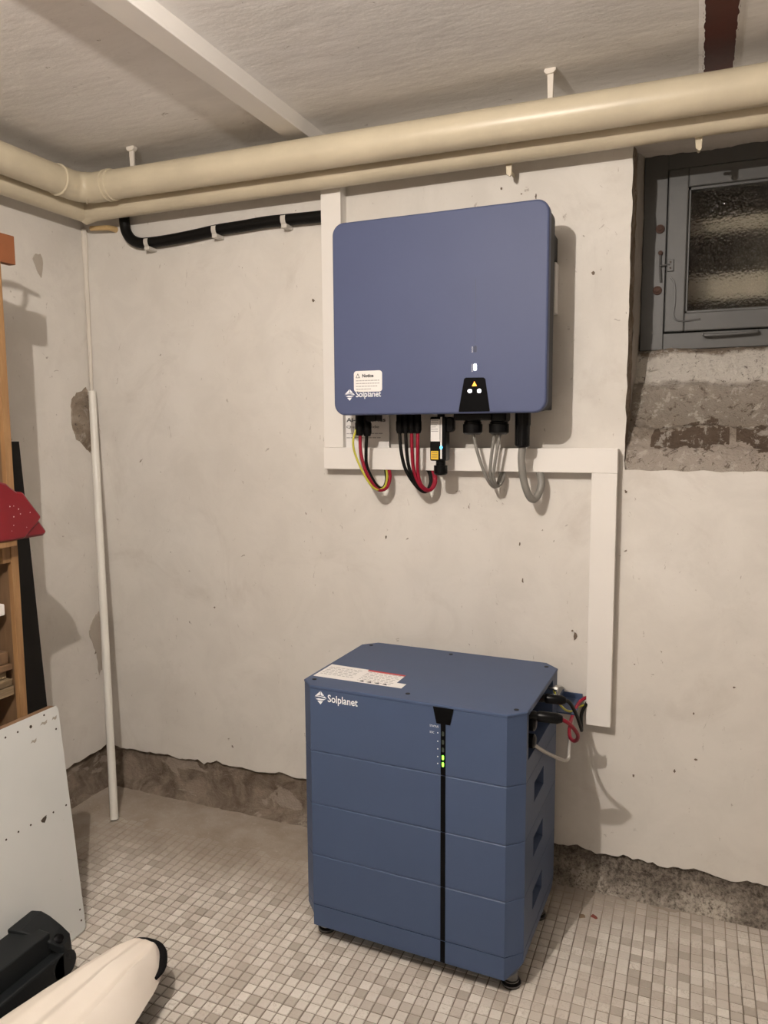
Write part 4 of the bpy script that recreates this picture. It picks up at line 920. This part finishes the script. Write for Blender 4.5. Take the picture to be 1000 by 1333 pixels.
# folded black leg frame on the floor
fr = empty('folding_leg', (-1.335, 1.0, 0), 'black folded leg frame with hinge cap lying in front of the white board', 'folding frame'); f0 = Vector(fr.location)
def fb(a, b, name, mat='black_plastic', bev=.004): return MB().box(Vector(a)-f0, Vector(b)-f0).build(name, mat, fr, bevel=bev)
fb((-1.362, .40, .090), (-1.278, 1.150, .142), 'upper_bar', 'frame_black', .003); fb((-1.304, .40, .030), (-1.254, 1.165, .092), 'lower_bar', 'frame_black', .005)
fb((-1.352, .40, .0), (-1.268, 1.13, .031), 'floor_bar', 'black_rubber')
Bk = [(-1.371, 1.185, .150), (-1.345, 1.190, .152), (-1.322, 1.191, .146), (-1.292, 1.195, .128), (-1.273, 1.201, .108), (-1.266, 1.197, .080)]
Fr = [(-1.366, 1.112, .150), (-1.335, 1.119, .148), (-1.305, 1.128, .140), (-1.272, 1.142, .125), (-1.254, 1.162, .104), (-1.252, 1.176, .078)]
mb = MB(); m_ = len(Bk); dn = [.035, .035, .04, .05, .055, .03]
for L4 in (Bk, Fr, [(x, y-.004, z-d_) for (x, y, z), d_ in zip(Bk, dn)], [(x, y+.002, z-d_*.45) for (x, y, z), d_ in zip(Fr, dn)]): mb.v += [tuple(Vector(p)-f0) for p in L4]
for k in range(m_-1): mb.f += [(k, k+1, m_+k+1, m_+k), (2*m_+k, 3*m_+k, 3*m_+k+1, 2*m_+k+1), (k, 2*m_+k, 2*m_+k+1, k+1), (m_+k, m_+k+1, 3*m_+k+1, 3*m_+k)]
mb.f += [(0, m_, 3*m_, 2*m_), (m_-1, 3*m_-1, 4*m_-1, 2*m_-1)]
mb.build('hinge_cap', 'frame_black', fr, bevel=.004)
MB().tube([Vector((-1.280, 1.168, .104))-f0, Vector((-1.269, 1.164, .122))-f0, Vector((-1.268, 1.1635, .123))-f0], [.0105, .0105, .007], 14).build('hinge_bolt', 'gloss_black', fr, smooth=True)
MB().tube([Vector((-1.304, 1.165, .061))-f0, Vector((-1.254, 1.165, .061))-f0], .031, 18).build('bar_end', 'frame_black', fr, smooth=True)

# ironing board with its nose towards the room
ib = empty('ironing_board', (-1.09, .8, 0), 'cream covered ironing board with black trimmed nose lying low on the floor', 'ironing board'); i0_ = Vector((-1.09, .8, 0))
IH = .118
def halfw(s):  # s distance behind the nose tip
    s = max(s, 0); r = .064
    if s < r: base_ = math.sqrt(max(0, r*r-(r-s)**2))
    else: base_ = r
    return base_+.125*(1-math.exp(-max(0, s-.02)/.30))*min(1, s/.05)
NOSE = 1.246
def axisx(s): return -1.085-.035*min(s, .3)+.03*max(0, s-.3)
mb = MB(); ns, ntt = 60, 48
ss = [.95*(k/ns)**1.7 for k in range(ns+1)]
for s in ss:
    hw = max(halfw(s), .002)
    for k in range(ntt+1):
        t = -1+2*k/ntt; x = axisx(s)+t*hw; edge = 1-abs(t)**5
        z = IH-.024-.012*min(1, s/.10)+(.028+.012*min(1, s/.10))*edge*min(1, .45+s/.03)
        # fabric folds running back from the nose
        for tc, wd, hh in ((.0+.06*math.sin(s*5), .42, .021), (.55, .34, .018), (-.55+.3*s, .25, .005)):
            q = (t-tc)/wd; fade = min(1, s/.12)
            if -.6 < q < 2: z += hh*fade*(max(0, 1+q/.6) if q < 0 else max(0, 1-q/2)**1.5)
        mb.v.append((x-i0_.x, NOSE-s-i0_.y, z+.002*nz(x, s, 0, 18)))
mb.f = [(a*(ntt+1)+k, a*(ntt+1)+k+1, (a+1)*(ntt+1)+k+1, (a+1)*(ntt+1)+k) for a in range(ns) for k in range(ntt)]
mb.build('cover', 'cream_fabric', ib, smooth=True)
def rimpt(s, sd):
    tuck = .004-.012*min(1, s/.12); return (axisx(s)+sd*(max(halfw(s), .0)+tuck), NOSE-s+.004*max(0, 1-s/.05), 0)
rim = [rimpt(s, -1) for s in reversed(ss[1:])]+[rimpt(s, 1) for s in ss]
nose = [rimpt(s, -1) for s in reversed(ss[1:]) if s < .035]+[rimpt(s, 1) for s in ss if s < .085]
mb = MB(); mb.tube([Vector((x, y, IH-.018))-i0_ for x, y, z in nose], [.0095*min(1, .25+1.2*math.sin(math.pi*(k+.3)/(len(nose)))) for k in range(len(nose))], 8); mb.build('rim', 'cloth_black', ib, smooth=True)
und = [(axisx(s)-max(halfw(s)-.022, .001)-i0_.x, NOSE-.022-s-i0_.y) for s in reversed(ss)]+[(axisx(s)+max(halfw(s)-.022, .001)-i0_.x, NOSE-.022-s-i0_.y) for s in ss[1:]]; MB().prism(und, 'z', IH-.036, IH-.024).build('board_core', 'cloth_black', ib)
for x in (-1.16, -1.02):
    MB().tube(spline([Vector(p)-i0_ for p in ((x, 1.07, .086), (x, 1.05, .03), (x, 1.0, .012), (x, .5, .012), (x, .32, .03), (x, .30, .086))], 6), .011, 10).build('leg', 'frame_black', ib, smooth=True)
MB().tube([Vector((-1.16, 1.0, .012))-i0_, Vector((-1.02, 1.0, .012))-i0_], .010, 10).build('leg_brace', 'frame_black', ib, smooth=True)

# small debris by the right-hand plinth
for (x, y, w_, l_, a, mt_, lb_) in ((-.225, 1.853, .009, .005, .5, 'debris_brown', 'small brown crumb lying on the tiles behind the battery'), (-.196, 1.862, .009, .004, -.4, 'debris_red', 'small red brick crumb lying on the tiles behind the battery')):
    o = MB().add([(-w_, -l_, 0), (w_*.8, -l_, 0), (w_, l_*.6, 0), (-w_*.7, l_, 0), (-w_*.6, -l_*.6, .006), (w_*.5, -l_*.5, .007), (w_*.6, l_*.4, .005), (-w_*.5, l_*.6, .006)], [(0, 3, 2, 1), (4, 5, 6, 7), (0, 1, 5, 4), (1, 2, 6, 5), (2, 3, 7, 6), (3, 0, 4, 7)]).build('crumb', mt_)
    o.location = (x, y, 0); o.rotation_euler = (0, 0, a); tag(o, lb_, 'debris')
# holder of the ceiling bulb (above the photographer)
lm = empty('ceiling_lamp', (LAMP[0], LAMP[1], ZC), 'porcelain lamp holder with bare bulb on the ceiling', 'lamp')
MB().tube([(0, 0, .001), (0, 0, -.02), (0, 0, -.022), (0, 0, -.040)], [.045, .042, .025, .024], 20).build('lamp_holder', 'porcelain', lm, smooth=True)
